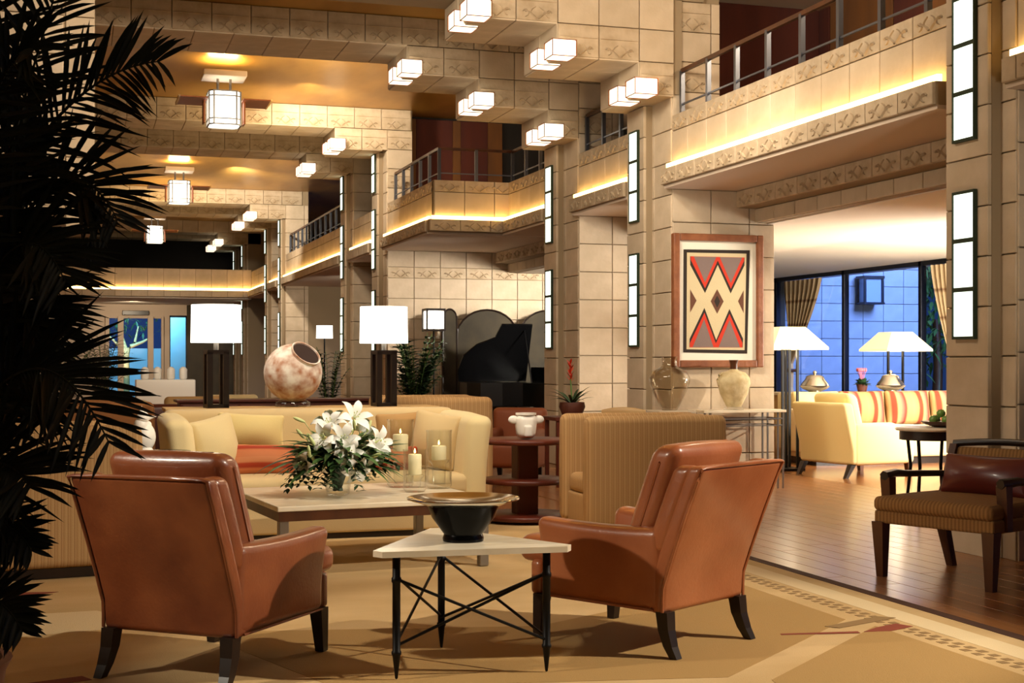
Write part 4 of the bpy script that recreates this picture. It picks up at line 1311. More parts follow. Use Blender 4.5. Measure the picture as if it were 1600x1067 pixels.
# ------------------------------------------------------------------ open-arm chair at right
t = thing('lounge_chair', 'wooden open-arm chair with woven seat at right foreground', 'armchair', (5.17, 7.30, 0.006), heading(-0.93, -0.37))
w, d = 0.84, 0.72
for sx in (-1, 1):
    obj('front_leg', MB().taper((sx * (w / 2 - 0.04), d / 2 - 0.04, 0.34), (sx * (w / 2 - 0.045), d / 2 - 0.045, 0.0), 0.04, 0.024), CHWOOD, t)
    bl = MB()
    bl.taper((sx * (w / 2 - 0.05), -d / 2 + 0.06, 0.34), (sx * (w / 2 - 0.05), -d / 2 - 0.06, 0.0), 0.034, 0.024)
    bl.taper((sx * (w / 2 - 0.05), -d / 2 + 0.06, 0.34), (sx * (w / 2 - 0.05), -d / 2 - 0.10, 0.79), 0.034, 0.024)
    obj('rear_leg', bl, CHWOOD, t)
    obj('arm_post', MB().taper((sx * (w / 2 - 0.02), d / 2 - 0.16, 0.34), (sx * (w / 2 - 0.02), d / 2 - 0.14, 0.605), 0.028, 0.034), CHWOOD, t)
    arm = [(sx * (w / 2 - 0.02), d / 2 - 0.10, 0.615), (sx * (w / 2 - 0.0), d / 2 - 0.25, 0.625), (sx * (w / 2 - 0.0), 0.0, 0.615), (sx * (w / 2 - 0.03), -d / 2 + 0.0, 0.60)]
    obj('arm_rail', MB().tube(arm, [0.03, 0.027, 0.022, 0.02], 6), DKWOOD, t, 60)
obj('seat_rail', MB().bbox(-w / 2 + 0.01, w / 2 - 0.01, -d / 2 + 0.03, d / 2 - 0.01, 0.33, 0.41, 0.015), WOVEN, t)
obj('seat_cushion', MB().rbox((0, 0.02, 0.45), (w - 0.02, d - 0.02, 0.09), 0.035, 3, 4, (0.0, 0.01, 0.015)), WOVEN, t, 60)
top = [(x, -d / 2 - 0.10 - 0.05 * (1 - (x / 0.38) ** 2), 0.79 + 0.02 * (1 - (x / 0.38) ** 2)) for x in [-0.38 + 0.76 * i / 10 for i in range(11)]]
obj('top_rail', MB().tube(top, 0.024, 6), DKWOOD, t, 60)
obj('back_panel', MB().rbox((0, 0, 0.62), (w - 0.14, 0.035, 0.30), 0.012, 2, 5, (0, 0, 0), lambda x, y, z: (x, y - d / 2 + 0.02 - 0.33 * (z - 0.40) - 0.04 * (1 - (x / 0.38) ** 2), z)), WOVEN, t, 50)
pillow('lumbar_pillow', 'burgundy leather lumbar pillow on the open-arm chair', (5.38, 7.37, 0.62), (0.62, 0.15, 0.26), (0.28, 0.0, heading(-0.93, -0.37)), BURG, 'loose pillow on the right chair')

# ------------------------------------------------------------------ right-hand seating room
t = thing('cream_armchair', 'pale yellow armchair seen from the side in right room', 'armchair', (8.72, 14.40, 0), heading(0.975, 0.22))
w, d = 0.90, 1.02
obj('seat_base', MB().rbox((0, 0.02, 0.24), (w - 0.26, d - 0.12, 0.20), 0.03, 2, 3), YELLOWL, t, 50)
obj('seat_cushion', MB().rbox((0, 0.10, 0.40), (w - 0.28, d - 0.24, 0.16), 0.05, 3, 4, (0, 0.012, 0.02)), YELLOWL, t, 60)
obj('backrest', MB().rbox((0, -d / 2 + 0.10, 0.50), (w - 0.02, 0.16, 0.70), 0.04, 3, 4, (0, 0.01, 0), lambda x, y, z: (x, y - 0.26 * max(0, z - 0.3), z)), YELLOWL, t, 50)
obj('back_cushion', MB().rbox((0, -d / 2 + 0.30, 0.70), (w - 0.30, 0.18, 0.50), 0.07, 3, 4, (0, 0.03, 0.01), lambda x, y, z: (x, y - 0.28 * (z - 0.45), z)), YELLOWL, t, 60)
for sx in (-1, 1):
    obj('arm', MB().rbox((sx * (w / 2 - 0.07), 0.02, 0.38), (0.13, d - 0.08, 0.48), 0.05, 3, 5, (0.006, 0.01, 0), lambda x, y, z: (x, y, z - (0.10 * max(0, (y - 0.15) / 0.35) if z > 0.4 else 0))), YELLOWL, t, 50)
    obj('leg', MB().taper((sx * (w / 2 - 0.06), -d / 2 + 0.06, 0.15), (sx * (w / 2 - 0.06), -d / 2 - 0.03, 0.0), 0.035, 0.022), DKWOOD, t)
    obj('leg', MB().taper((sx * (w / 2 - 0.06), d / 2 - 0.08, 0.15), (sx * (w / 2 - 0.06), d / 2 - 0.07, 0.0), 0.035, 0.025), CHWOOD, t)

t = thing('long_sofa', 'long cream sofa with bold striped back cushions by the window', 'sofa', (10.3, 15.6, 0))
obj('base', MB().rbox((0, 0.5, 0.22), (2.9, 0.96, 0.26), 0.03, 2, 3), CREAM, t, 50)
obj('plinth', MB().box(-1.38, 1.38, 0.08, 0.9, 0, 0.10), DKWOOD, t)
obj('backrest', MB().rbox((0, 0.92, 0.52), (2.9, 0.18, 0.78), 0.05, 3, 5), CREAM2, t, 50)
for k in (-1, 1):
    obj('arm', MB().rbox((k * 1.40, 0.5, 0.42), (0.17, 1.0, 0.56), 0.05, 3, 4), CREAM, t, 50)
for k in range(3):
    obj('seat_cushion', MB().rbox((-0.88 + 0.88 * k, 0.38, 0.40), (0.86, 0.76, 0.15), 0.05, 3, 4, (0, 0.01, 0.02)), CREAM, t, 60)
for k in range(4):
    pillow('back_cushion', ('plain cream back cushion at the left end of the window sofa', 'first bold striped cushion from left on the window sofa', 'second bold striped cushion from left on the window sofa', 'third bold striped cushion from left on the window sofa')[k],
           (9.25 + 0.69 * k, 16.28, 0.70), (0.68, 0.20, 0.46), (-0.16, 0, 0), YELLOWL if k == 0 else BOLDSTR, 'cushions on the window sofa', 'cushion')
t = thing('window_table', 'long pale console table behind the window sofa', 'table', (10.5, 17.0, 0))
obj('table_top', MB().bbox(-1.45, 1.45, -0.25, 0.25, 0.86, 0.90, 0.006), MARBLE, t)
for sx in (-1, 1):
    obj('end_panel', MB().bbox(sx * 1.35 - 0.04, sx * 1.35 + 0.04, -0.22, 0.22, 0, 0.86, 0.006), TANWOOD, t)
for (x, lab) in ((9.60, 'left polished silver tureen with domed lid on window table'), (10.78, 'right polished silver tureen with domed lid on window table')):
    t = thing('tureen', lab, 'tureen', (x, 16.92, 0.90), 0, 'silver tureens on the window table')
    obj('bowl', MB().lathe([(0.0001, 0), (0.09, 0), (0.085, 0.01), (0.16, 0.04), (0.20, 0.075), (0.205, 0.085), (0.0001, 0.085)], 30), SILVER, t, 60)
    obj('lid', MB().lathe([(0.19, 0.088), (0.18, 0.115), (0.13, 0.175), (0.115, 0.215), (0.06, 0.235), (0.0001, 0.24)], 30), SILVER, t, 60)
    obj('knob', MB().lathe([(0.015, 0.238), (0.03, 0.265), (0.022, 0.285), (0.0001, 0.295)], 14), SILVER, t, 60)
t = thing('flower_pot', 'small pink cyclamen plant between the silver tureens', 'plant', (10.35, 16.95, 0.90))
obj('pot', MB().lathe([(0.06, 0), (0.08, 0.10), (0.07, 0.10), (0.065, 0.09), (0.0001, 0.085)], 18), TERRA, t, 60)
m = MB()
for i in range(46):
    a = rr.random() * 2 * PI; e = rr.uniform(0.1, 1.2); R = rr.uniform(0.10, 0.18)
    m.leaf((0.03 * math.cos(a), 0.03 * math.sin(a), 0.09), (R * math.cos(a) * math.cos(e), R * math.sin(a) * math.cos(e), 0.09 + R * math.sin(e)), 0.06, 0.3)
obj('foliage', m, LEAFD, t, 60)['kind'] = 'stuff'
m = MB()
for i in range(7):
    a = rr.random() * 2 * PI
    m.tube([(0, 0, 0.1), (0.07 * math.cos(a), 0.05 * math.sin(a), 0.29)], 0.004, 4).sphere((0.07 * math.cos(a), 0.05 * math.sin(a), 0.30), (0.018, 0.018, 0.028), 8, 6)
obj('blossoms', m, mat('pink_petal', (206, 110, 130), 0.5), t, 60)['kind'] = 'stuff'


def pyramid_lamp(x, y, label, poles):
    t = thing('floor_lamp', label, 'lamp', (x, y, 0), 0, 'pyramid-shade floor lamps in the right room')
    obj('base', MB().bbox(-0.17, 0.17, -0.17, 0.17, 0, 0.03, 0.005), IRON, t)
    for (px, py) in poles:
        obj('pole', MB().box(px - 0.014, px + 0.014, py - 0.014, py + 0.014, 0.03, 1.52), IRON, t)
    b, h0, h1, tp = 0.37, 1.46, 1.735, 0.17
    m = MB()
    vs = [(-b, -b, h0 - 0.0), (b, -b, h0), (b, b, h0), (-b, b, h0), (-b, -b, h0 + 0.03), (b, -b, h0 + 0.03), (b, b, h0 + 0.03), (-b, b, h0 + 0.03), (-tp, -tp, h1), (tp, -tp, h1), (tp, tp, h1), (-tp, tp, h1)]
    m.add(vs, [(i, (i + 1) % 4, 4 + (i + 1) % 4, 4 + i) for i in range(4)] + [(4 + i, 4 + (i + 1) % 4, 8 + (i + 1) % 4, 8 + i) for i in range(4)])
    obj('lamp_shade', m, SHADEY, t)
    light('lamp_glow', 'POINT', (x, y, 1.42), 12, WARM, None, 0.1)


pyramid_lamp(8.22, 15.18, 'left floor lamp with pyramid shade, half hidden by the pier', [(-0.1, -0.1), (0, 0), (0.1, -0.1), (0.1, 0.1)])
pyramid_lamp(11.20, 16.50 + 0.95, 'right floor lamp with pyramid shade in front of the window', [(-0.12, 0), (0.12, 0)])

t = thing('corner_table', 'round stone-topped tall table with slender legs beside the pale armchair', 'table', (7.56, 11.20, 0))
obj('table_top', MB().lathe([(0.0001, 0.685), (0.31, 0.685), (0.32, 0.70), (0.31, 0.715), (0.0001, 0.715)], 36), MARBLE, t, 50)
obj('apron', MB().lathe([(0.27, 0.60), (0.28, 0.60), (0.28, 0.685), (0.27, 0.685)], 32), DKWOOD, t, 50)
for k in range(4):
    a = k * PI / 2 + 0.5
    obj('leg', MB().tube([(0.24 * math.cos(a), 0.24 * math.sin(a), 0.0), (0.2 * math.cos(a), 0.2 * math.sin(a), 0.35), (0.24 * math.cos(a), 0.24 * math.sin(a), 0.685)], 0.016, 8), IRON, t, 60)
t = thing('fruit_bowl', 'shallow wooden bowl on the stone-topped corner table', 'bowl', (7.66, 11.18, 0.715))
obj('body', MB().lathe([(0.06, 0.0), (0.16, 0.03), (0.185, 0.055), (0.175, 0.055), (0.15, 0.04), (0.0001, 0.02)], 28), CHWOOD, t, 60)
APL = mat('green_apple', (112, 148, 66), 0.35)
for i, (dx, dy, dz, w_) in enumerate(((-0.08, 0, 0.072, 'leftmost'), (0.0, -0.08, 0.072, 'front middle'), (0.08, 0.0, 0.072, 'rightmost'), (0.0, 0.08, 0.072, 'rearmost'), (0.0, 0.0, 0.128, 'topmost'))):
    a = thing('green_apple', w_ + ' green apple of the pile in the shallow wooden bowl', 'fruit', (7.66 + dx, 11.18 + dy, 0.715 + dz), i, 'green apples in the wooden bowl')
    obj('flesh', MB().lathe([(0.0001, -0.034), (0.022, -0.038), (0.042, -0.012), (0.042, 0.012), (0.024, 0.034), (0.0001, 0.026)], 14), APL, a, 60)
    obj('stem', MB().tube([(0, 0, 0.026), (0.004, 0, 0.045)], 0.003, 5), DKWOOD, a)


def curtain(label, y0, y1, ytie, zt=2.76, ztie=1.15, x=12.28):
    t = thing('curtain', label, 'curtain', (x, y0, 0), 0, 'tied-back curtains at the courtyard window')
    vs, fs = [], []
    nz, ny = 16, 40
    for i in range(nz + 1):
        z = zt - (zt - 0.05) * i / nz
        k = min(1, (zt - z) / (zt - ztie))
        kk = k ** 1.3 if z > ztie else 1 - 0.35 * (ztie - z) / ztie
        for j in range(ny + 1):
            u = j / ny
            full = y0 + (y1 - y0) * u
            tied = ytie + (u - 0.5) * 0.14
            y = full * (1 - kk) + tied * kk
            vs.append((0.045 * math.sin(u * 2 * PI * 8) * (1 - 0.4 * kk), y - y0, z))
    for i in range(nz):
        for j in range(ny):
            o = i * (ny + 1) + j
            fs.append((o, o + 1, o + ny + 2, o + ny + 1))
    o = obj('cloth', MB().add(vs, fs), CURT, t, 80)
    obj('tie_band', MB().rbox((0, ytie - y0, ztie), (0.16, 0.20, 0.06), 0.02, 2, 2), CHWOOD, t)


curtain('left tied-back tan curtain beside the courtyard window', 22.75, 21.40, 22.50)
curtain('right tied-back tan curtain half hidden by the near pier', 17.2, 18.15, 17.5)

# lantern on the courtyard wall
t = thing('wall_lantern', 'black box lantern on the blue courtyard wall outside', 'lantern', (14.42, 23.38, 2.66))
obj('back_plate', MB().bbox(-0.10, 0.10, 0.08, 0.14, -0.20, 0.20, 0.01), MULL, t)
fr = MB()
for sx in (-1, 1):
    for sy in (-1, 1):
        fr.box(sx * 0.19 - 0.02, sx * 0.19 + 0.02, sy * 0.13 - 0.02 - 0.05, sy * 0.13 + 0.02 - 0.05, -0.24, 0.24)
fr.box(-0.22, 0.22, -0.21, 0.10, 0.22, 0.27).box(-0.22, 0.22, -0.21, 0.10, -0.27, -0.23)
obj('frame', fr, MULL, t)
obj('glass_body', MB().box(-0.175, 0.175, -0.165, 0.07, -0.23, 0.22), mat('frosted_glass', (150, 168, 196), 0.3), t)

# ------------------------------------------------------------------ piano alcove
t = thing('grand_piano', 'black grand piano with raised lid in the alcove', 'piano', (5.78, 21.55, 0))
plan = [(0.05, 0.0), (1.5, 0.0), (1.5, -1.42), (1.12, -1.42), (0.80, -1.02), (0.52, -0.86), (0.20, -0.74), (0.04, -0.52), (0.0, -0.25)]
obj('case', MB().prism(plan, 0.62, 0.98), BLACKLAC, t)
hl = Matrix.Translation((0, 0.0, 0.99)) @ Matrix.Rotation(math.radians(-52), 4, 'X')
lid = [(0.05, 0.0), (1.18, 0.0), (1.06, -1.14), (0.56, -1.14), (0.50, -0.88), (0.22, -0.74), (0.04, -0.52), (0.0, -0.25)]
obj('lid', MB().prism(lid, 0, 0.025, hl), BLACKLAC, t)
obj('lid_prop', MB().tube([(0.95, -1.0, 0.98), (0.95, -0.64, 1.80)], 0.012, 6), BLACKLAC, t)
obj('music_desk', MB().box(1.18, 1.22, -1.2, -0.25, 0.98, 1.22), BLACKLAC, t)
obj('key_lid', MB().box(1.36, 1.5, -1.36, -0.06, 0.98, 1.10), BLACKLAC, t)
k_ = obj('keyboard', MB().box(1.47, 1.65, -1.34, -0.08, 0.64, 0.72), BLACKLAC, t)
obj('white_keys', MB().box(1.5, 1.64, -1.28, -0.14, 0.72, 0.735), CHINA, k_)
for (lx, ly) in ((0.3, -0.35), (1.35, -0.2), (1.35, -1.25)):
    obj('leg', MB().taper((lx, ly, 0.62), (lx, ly, 0.03), 0.07, 0.04).lathe([(0.03, 0), (0.03, 0.03)], 10, (lx, ly, 0)), BLACKLAC, t)
l_ = obj('pedal_lyre', MB().box(1.1, 1.14, -0.82, -0.62, 0.12, 0.62), BLACKLAC, t)

t = thing('folding_screen', 'folding screen with arched bronze panels behind the piano', 'screen', (5.62, 22.05, 0))
def arch(w, h, n=14):
    r = w / 2
    p = [(0, 0), (w, 0)]
    return p + [(r + r * math.cos(PI * i / n), h - r * 0.86 + r * 0.86 * math.sin(PI * i / n)) for i in range(n + 1)]
for (x0, y0, ang, w) in ((0.0, -0.25, 0.65, 0.36), (0.31, 0.0, -0.05, 1.02), (1.36, -0.05, 0.05, 1.02)):
    m = Matrix.Translation((x0, y0, 0.02)) @ Matrix.Rotation(ang, 4, 'Z') @ RX
    p = obj('screen_panel', MB().prism(arch(w, 2.14), -0.015, 0.015, m), SCREENM, t)
    st = MB()
    a = arch(w, 2.14)
    st.tube([tuple(m @ Vector((x, z, 0.018))) for x, z in a + [a[0]]], 0.016, 5)
    obj('edge_trim', st, DKWOOD, p)

t = thing('floor_lamp', 'square-shade lamp with dark frame left of the screen', 'lamp', (5.28, 21.0, 0))
obj('base', MB().lathe([(0.15, 0), (0.15, 0.02), (0.02, 0.04)], 20), IRON, t, 50)
obj('pole', MB().tube([(0, 0, 0.03), (0, 0, 1.82)], 0.014, 8), IRON, t)
obj('lamp_shade', MB().bbox(-0.13, 0.13, -0.13, 0.13, 1.82, 2.09, 0.006), SHADE, t)
fr = MB()
for sx in (-1, 1):
    for sy in (-1, 1):
        fr.box(sx * 0.14 - 0.012, sx * 0.14 + 0.012, sy * 0.14 - 0.012, sy * 0.14 + 0.012, 1.78, 2.13)
fr.box(-0.15, 0.15, -0.15, 0.15, 2.10, 2.13).box(-0.15, 0.15, -0.15, 0.15, 1.785, 1.81)
obj('frame', fr, DKWOOD, t)


def bushy(name, label, loc, h, r, seed, n=26, m=LEAFD, group='potted palms of the lobby', lw=0.035):
    t = thing(name, label, 'plant', loc, 0, group)
    obj('pot', MB().lathe([(0.15, 0), (0.19, 0.30), (0.20, 0.34), (0.17, 0.34), (0.16, 0.30), (0.0001, 0.29)], 20), TERRA, t, 50)
    q_ = random.Random(seed)
    st, lf = MB(), MB()
    for i in range(n):
        a = q_.uniform(0, 2 * PI)
        hh = q_.uniform(0.45, 1.0) * (h - 0.3)
        R = r * q_.uniform(0.35, 1.0)
        p0 = Vector((0.05 * math.cos(a), 0.05 * math.sin(a), 0.28))
        p2 = Vector((R * math.cos(a), R * math.sin(a), 0.28 + hh))
        p1 = Vector((R * 0.25 * math.cos(a), R * 0.25 * math.sin(a), 0.28 + hh * 0.7))
        pts = [(p0 * (1 - k) ** 2 + p1 * 2 * k * (1 - k) + p2 * k * k) for k in [j / 6 for j in range(7)]]
        st.tube(pts, 0.006, 4)
        for j in range(2, 7):
            d = (pts[j] - pts[j - 1]).normalized()
            sd = d.cross(Vector((0, 0, 1)))
            sd = sd.normalized() if sd.length > 1e-3 else Vector((1, 0, 0))
            for sg in (-1, 1):
                for dd in (0, 0.5):
                    b = pts[j - 1].lerp(pts[j], dd)
                    L = 0.22 * r / 0.45 * q_.uniform(0.7, 1.1)
                    lf.leaf(b, b + (d * 0.6 + sd * sg).normalized() * L, lw, 0.35, seg=3)
    obj('stems', st, STEMG, t)['kind'] = 'stuff'
    obj('foliage', lf, m, t, 60)['kind'] = 'stuff'
    return t


bushy('potted_palm', 'bushy dark potted palm behind the right drum-shade lamp', (4.82, 20.3, 0), 1.80, 0.46, 5, 52, lw=0.06)
bushy('potted_palm', 'small green potted plant seen behind the round clay jar', (4.35, 25.0, 0), 1.65, 0.4, 6, 22)
bushy('potted_palm', 'dark potted palm in front of the far garden doors', (0.55, 32.0, 0), 1.9, 0.7, 8, 30)
bushy('potted_palm', 'leafy plant beside the far doorway at left', (-0.2, 30.0, 0), 1.8, 0.7, 9, 30)

t = thing('plant_stand', 'low mahogany stand under the red-flowered bromeliad', 'table', (5.02, 13.95, 0))
obj('table_top', MB().bbox(-0.26, 0.26, -0.22, 0.22, 0.70, 0.74, 0.006), MAHOG, t)
for sx in (-1, 1):
    for sy in (-1, 1):
        obj('leg', MB().bbox(sx * 0.22 - 0.02, sx * 0.22 + 0.02, sy * 0.18 - 0.02, sy * 0.18 + 0.02, 0, 0.70, 0.004), MAHOG, t)
t = thing('bromeliad', 'bromeliad with scarlet flower spike in an orange-brown pot', 'plant', (5.02, 13.95, 0.74))
obj('pot', MB().lathe([(0.10, 0), (0.14, 0.10), (0.13, 0.15), (0.115, 0.15), (0.0001, 0.13)], 22), TERRA, t, 60)
for i in range(17):
    a = i * 2.4
    R = 0.22 + 0.10 * ((i * 7) % 5) / 4
    hgt = 0.30 - 0.012 * i
    obj('leaf', MB().leaf((0.02 * math.cos(a), 0.02 * math.sin(a), 0.13), (R * math.cos(a), R * math.sin(a), 0.15 + hgt), 0.032, 0.35, seg=6), LEAFD, t, 60)
obj('flower_stem', MB().tube([(0, 0, 0.13), (-0.02, 0, 0.42)], 0.008, 6), STEMG, t)
m = MB()
for i in range(16):
    a = i * 2.4
    z = 0.36 + 0.013 * i
    m.leaf((-0.02, 0, z), (-0.02 + 0.05 * math.cos(a), 0.05 * math.sin(a), z + 0.06), 0.026, 0.0, seg=3)
obj('flower_spike', m, REDFL, t, 60)['kind'] = 'stuff'


# ------------------------------------------------------------------ chairs and cabinets of the middle distance
def lounge(label, x, y, ang, m, w=0.8, h=0.82, group='lounge chairs of the middle distance'):
    t = thing('tub_chair', label, 'armchair', (x, y, 0), ang, group)
    obj('seat', MB().rbox((0, 0.03, 0.30), (w - 0.24, 0.66, 0.26), 0.05, 2, 2, (0, 0, 0.02)), m, t, 60)
    obj('backrest', MB().rbox((0, -0.32, 0.47), (w, 0.16, h - 0.14), 0.06, 2, 3, (0, 0.01, 0)), m, t, 60)
    for sx in (-1, 1):
        obj('arm', MB().rbox((sx * (w / 2 - 0.07), 0.03, 0.36), (0.13, 0.68, 0.44), 0.05, 2, 2), m, t, 60)
        for sy in (-1, 1):
            obj('leg', MB().taper((sx * (w / 2 - 0.08), sy * 0.28, 0.15), (sx * (w / 2 - 0.08), sy * 0.30, 0), 0.03, 0.02), DKWOOD, t)


lounge('tan tub chair right of the left drum-shade lamp', 3.05, 18.6, 2.6, CREAM)
lounge('tan tub chair just left of the round clay jar', 2.75, 19.6, 0.7, TANCU)
lounge('caramel tub chair with cream back in front of far doors', 1.45, 19.0, 0.1, TANCU, h=0.92)
lounge('dark red tub chair left of the caramel one', 0.95, 17.2, 0.0, MAHOG, h=0.84)
lounge('cream tub chair nearest the palm in the middle distance', 0.40, 18.8, 0.3, CREAM, h=0.84)
lounge('cream tub chair beside the left drum-shade lamp base', 2.10, 20.4, 3.0, CREAM2, h=0.86)
lounge('orange-brown tub chair below the bromeliad', 4.62, 14.75, 2.6, CABTOP, w=0.62, h=0.80)
t = thing('cabinet', 'long low mahogany cabinet behind the sofa table', 'cabinet', (2.4, 16.2, 0))
obj('plinth', MB().box(-1.25, 1.25, -0.18, 0.2, 0, 0.06), DKWOOD, t)
obj('body', MB().bbox(-1.3, 1.3, -0.22, 0.22, 0.06, 0.86, 0.01), MAHOG, t)
obj('cabinet_top', MB().bbox(-1.34, 1.34, -0.25, 0.25, 0.86, 0.89, 0.006), MAHOG, t)
for k in range(4):
    d_ = obj('door', MB().bbox(-1.27 + 0.64 * k, -0.66 + 0.64 * k, -0.24, -0.22, 0.10, 0.83, 0.006), MAHOG, t)
    obj('knob', MB().sphere((-0.72 + 0.64 * k, -0.255, 0.5), 0.014, 8, 6), STEEL, d_)
t = thing('side_chair', 'small carved wooden chair beyond the right striped chair', 'chair', (4.84, 12.2, 0), heading(-0.6, -0.8))
obj('seat', MB().rbox((0, 0, 0.44), (0.46, 0.44, 0.07), 0.02, 2, 2), TANCU, t, 50)
for sx in (-1, 1):
    obj('leg', MB().taper((sx * 0.2, 0.18, 0.41), (sx * 0.2, 0.19, 0), 0.02, 0.014), CHWOOD, t)
    obj('leg', MB().taper((sx * 0.2, -0.18, 0.41), (sx * 0.21, -0.22, 0), 0.02, 0.014), CHWOOD, t)
    obj('back_post', MB().taper((sx * 0.2, -0.18, 0.41), (sx * 0.2, -0.26, 0.86), 0.02, 0.016), CHWOOD, t)
obj('back_splat', MB().rbox((0, -0.235, 0.75), (0.44, 0.03, 0.22), 0.012, 2, 3, (0, 0, 0.03)), TANWOOD, t, 50)
t = thing('floor_lamp', 'far drum-shade lamp seen right of the round clay jar', 'lamp', (4.43, 26.0, 0))
obj('base', MB().lathe([(0.16, 0), (0.16, 0.02), (0.02, 0.04)], 20), IRON, t, 50)
obj('pole', MB().tube([(0, 0, 0.03), (0, 0, 1.78)], 0.014, 8), IRON, t)
obj('lamp_shade', MB().lathe([(0.15, 1.74), (0.155, 1.74), (0.15, 1.98), (0.145, 1.98), (0.145, 1.75)], 28), SHADE, t, 50)
t = thing('buffet_table', 'long white-clothed buffet table in front of the far window', 'table', (2.35, 40.0, 0))
obj('cloth', MB().rbox((0, 0, 0.40), (1.6, 0.8, 0.78), 0.03, 2, 2), CHINA, t, 50)
for i, (dx, dy) in enumerate(((-0.55, -0.1), (-0.2, 0.1), (0.15, -0.12), (0.5, 0.08))):
    g = thing('glass_jar', ('leftmost', 'second from left', 'third from left', 'rightmost')[i] + ' of the white jars on the far buffet table', 'jar', (2.35 + dx, 40 + dy, 0.79), 0, 'white jars on the buffet')
    obj('body', MB().lathe([(0.08, 0), (0.11, 0.04), (0.11, 0.28), (0.06, 0.34), (0.0001, 0.36)], 16), CHINA, g, 60)

# tree and hedge outside the far doors
t = thing('garden_tree', 'floodlit bare-trunked tree outside the far garden doors', 'tree', (1.62, 50.0, 0))
obj('trunk', MB().tube([(0, 0, 0), (0.02, 0, 0.9), (0.0, 0, 1.5), (0.05, 0, 1.75)], [0.13, 0.11, 0.12, 0.1], 10), TANWOOD, t, 60)
for pts in ([(0.03, 0, 1.65), (0.3, 0, 1.95), (0.42, 0.1, 2.5)], [(0.03, 0, 1.6), (-0.3, 0, 1.9), (-0.55, 0, 2.15)], [(0.0, 0, 1.7), (-0.12, 0, 2.1), (-0.3, 0.1, 2.6)], [(0.15, 0, 1.8), (0.55, 0, 1.95), (0.8, 0, 2.1)]):
    obj('branch', MB().tube(pts, [0.075, 0.05, 0.025], 7), TANWOOD, t, 60)
m = MB()
for i in range(160):
    p = Vector((rr.uniform(-1.0, 1.2), rr.uniform(-0.4, 0.5), rr.uniform(2.2, 3.2)))
    m.leaf(p, p + Vector((rr.uniform(-0.2, 0.2), rr.uniform(-0.2, 0.2), rr.uniform(-0.2, 0.1))), 0.08, 0.2, seg=2)
obj('foliage', m, LEAFD, t, 60)['kind'] = 'stuff'
t = thing('courtyard_tree', 'blue-green leafy tree outside at the window edge', 'tree', (17.35, 25.5, 0))
obj('trunk', MB().tube([(0, 0, 0), (0.05, 0, 1.2), (0.0, 0, 2.2)], [0.12, 0.10, 0.08], 8), CHWOOD, t, 60)
m = MB()
for i in range(900):
    a = rr.uniform(0, 2 * PI); e = rr.uniform(-1.2, 1.5); R = rr.uniform(0.5, 1.5)
    p = Vector((R * math.cos(a) * math.cos(e), R * math.sin(a) * math.cos(e), 2.3 + 1.3 * R * math.sin(e) / 1.2))
    m.leaf(p, p + Vector((rr.uniform(-0.2, 0.2), rr.uniform(-0.2, 0.2), rr.uniform(-0.25, 0.05))), 0.09, 0.2, seg=2)
obj('foliage', m, LEAFG, t, 60)['kind'] = 'stuff'

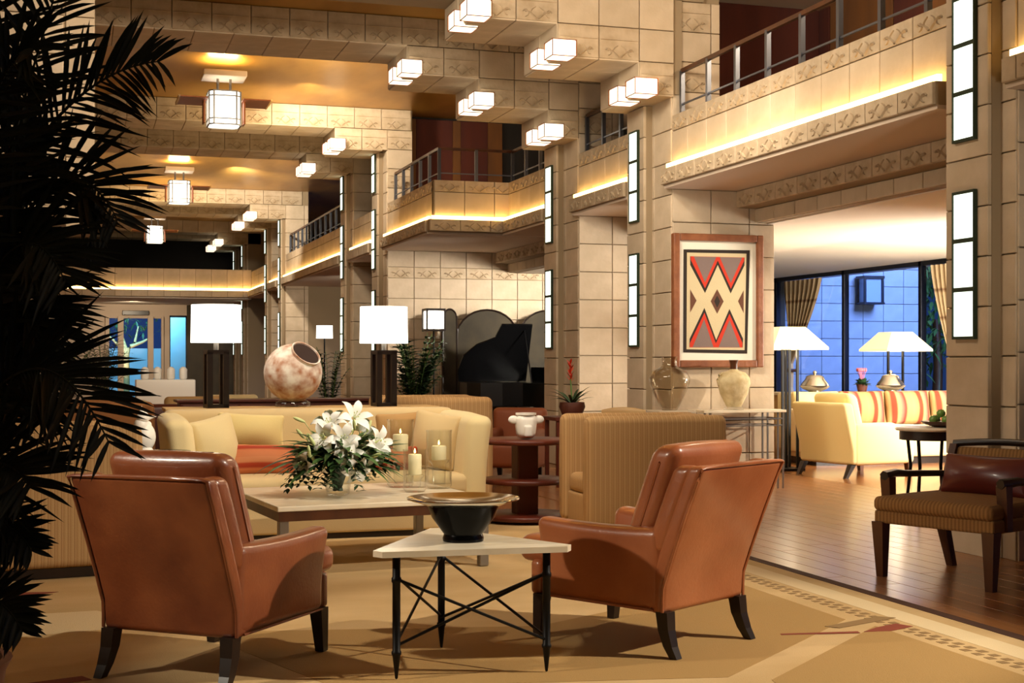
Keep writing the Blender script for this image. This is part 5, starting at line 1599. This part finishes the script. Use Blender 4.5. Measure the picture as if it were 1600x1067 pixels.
# ------------------------------------------------------------------ foreground palm
FR = [
    ((-0.5, 4.55, 0.84), (-0.23, 4.26, 1.77), (-0.04, 3.99, 2.39)),
    ((-0.48, 4.55, 1.07), (-0.16, 4.24, 1.88), (0.21, 3.92, 2.15)),
    ((-0.48, 4.55, 0.96), (-0.14, 4.34, 1.77), (0.11, 4.16, 1.74)),
    ((-0.48, 4.55, 0.84), (-0.23, 4.26, 1.58), (-0.03, 3.99, 1.55)),
    ((-0.45, 4.43, 0.78), (-0.17, 4.14, 1.29), (0.08, 3.85, 1.12)),
    ((-0.45, 4.43, 0.7), (-0.27, 4.17, 1.02), (-0.12, 3.91, 1.0)),
    ((-0.45, 4.43, 0.55), (-0.27, 4.17, 0.86), (-0.12, 4.02, 0.82)),
    ((-0.44, 4.33, 0.39), (-0.27, 4.06, 0.67), (-0.14, 3.92, 0.62)),
    ((-0.51, 4.66, 0.95), (-0.33, 4.5, 2.04), (-0.22, 4.36, 2.55)),
    ((-0.49, 4.66, 0.99), (-0.28, 4.49, 1.5), (-0.09, 4.22, 1.3)),
    ((-0.49, 4.66, 0.91), (-0.26, 4.48, 1.46), (-0.06, 4.31, 1.42)),
    ((-0.52, 4.77, 0.86), (-0.28, 4.59, 1.7), (-0.11, 4.43, 1.98)),
    ((-0.52, 4.77, 0.82), (-0.36, 4.62, 1.62), (-0.21, 4.57, 1.82)),
    ((-0.52, 4.77, 0.78), (-0.34, 4.61, 1.34), (-0.15, 4.45, 1.52)),
    ((-0.51, 4.66, 0.67), (-0.33, 4.5, 1.19), (-0.11, 4.22, 1.16)),
    ((-0.47, 4.44, 1.04), (-0.27, 4.17, 1.92), (-0.11, 3.91, 2.16)),
    ((-0.49, 4.66, 0.87), (-0.28, 4.49, 1.23), (-0.11, 4.33, 1.34)),
    ((-0.52, 4.77, 0.78), (-0.33, 4.71, 1.55), (-0.14, 4.65, 1.68)),
    ((-0.53, 4.88, 1.06), (-0.37, 4.72, 1.87), (-0.17, 4.56, 2.15)),
    ((-0.53, 4.88, 0.85), (-0.35, 4.72, 1.42), (-0.13, 4.55, 1.25)),
]
t = thing('foreground_palm', 'big dark potted palm silhouetted at the left frame edge', 'plant', (-0.47, 4.62, 0.0152))
obj('pot', MB().lathe([(0.20, 0), (0.26, 0.36), (0.28, 0.40), (0.25, 0.40), (0.24, 0.36), (0.0001, 0.35)], 28), TERRA, t, 50)
O = Vector((-0.47, 4.62, 0.012))
pr = random.Random(21)
for i, (a, b, c) in enumerate(FR):
    A, B, C = Vector(a) - O, Vector(b) - O, Vector(c) - O
    ctl = B * 2 - (A + C) * 0.5
    n = 26
    pts = [A * (1 - k) ** 2 + ctl * 2 * k * (1 - k) + C * k * k for k in [j / n for j in range(n + 1)]]
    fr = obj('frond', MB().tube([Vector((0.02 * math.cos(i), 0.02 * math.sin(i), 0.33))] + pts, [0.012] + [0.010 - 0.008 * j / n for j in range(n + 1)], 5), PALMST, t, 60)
    lf = MB()
    L0 = 0.30 if i < 12 else 0.27
    if i in (6, 7):
        L0 = 0.16
    for j in range(4, n + 1):
        for h_ in (0, 0.5):
            if j == n and h_:
                continue
            k = (j + h_) / n
            p = pts[j].lerp(pts[min(n, j + 1)], h_)
            d = (pts[min(n, j + 1)] - pts[j - 1]).normalized()
            upv = Vector((0, 0, 1))
            view = (p + O - Vector((0, 0, EYE))).normalized()
            sd = d.cross(Vector((pr.uniform(-0.5, 0.5), -0.9, 0.45)).normalized()).normalized()
            L = L0 * (math.sin(PI * (0.12 + 0.80 * k)) ** 0.7) * pr.uniform(0.85, 1.1)
            for sg in (-1, 1):
                dv = (d * pr.uniform(0.55, 0.85) + sd * sg * 0.8 + Vector((0, 0, pr.uniform(-0.15, 0.1)))).normalized()
                lf.leaf(p, p + dv * L, 0.015, pr.uniform(0.02, 0.22), up=Vector((0.2, -1, 0.3)), seg=4, fold=0.2)
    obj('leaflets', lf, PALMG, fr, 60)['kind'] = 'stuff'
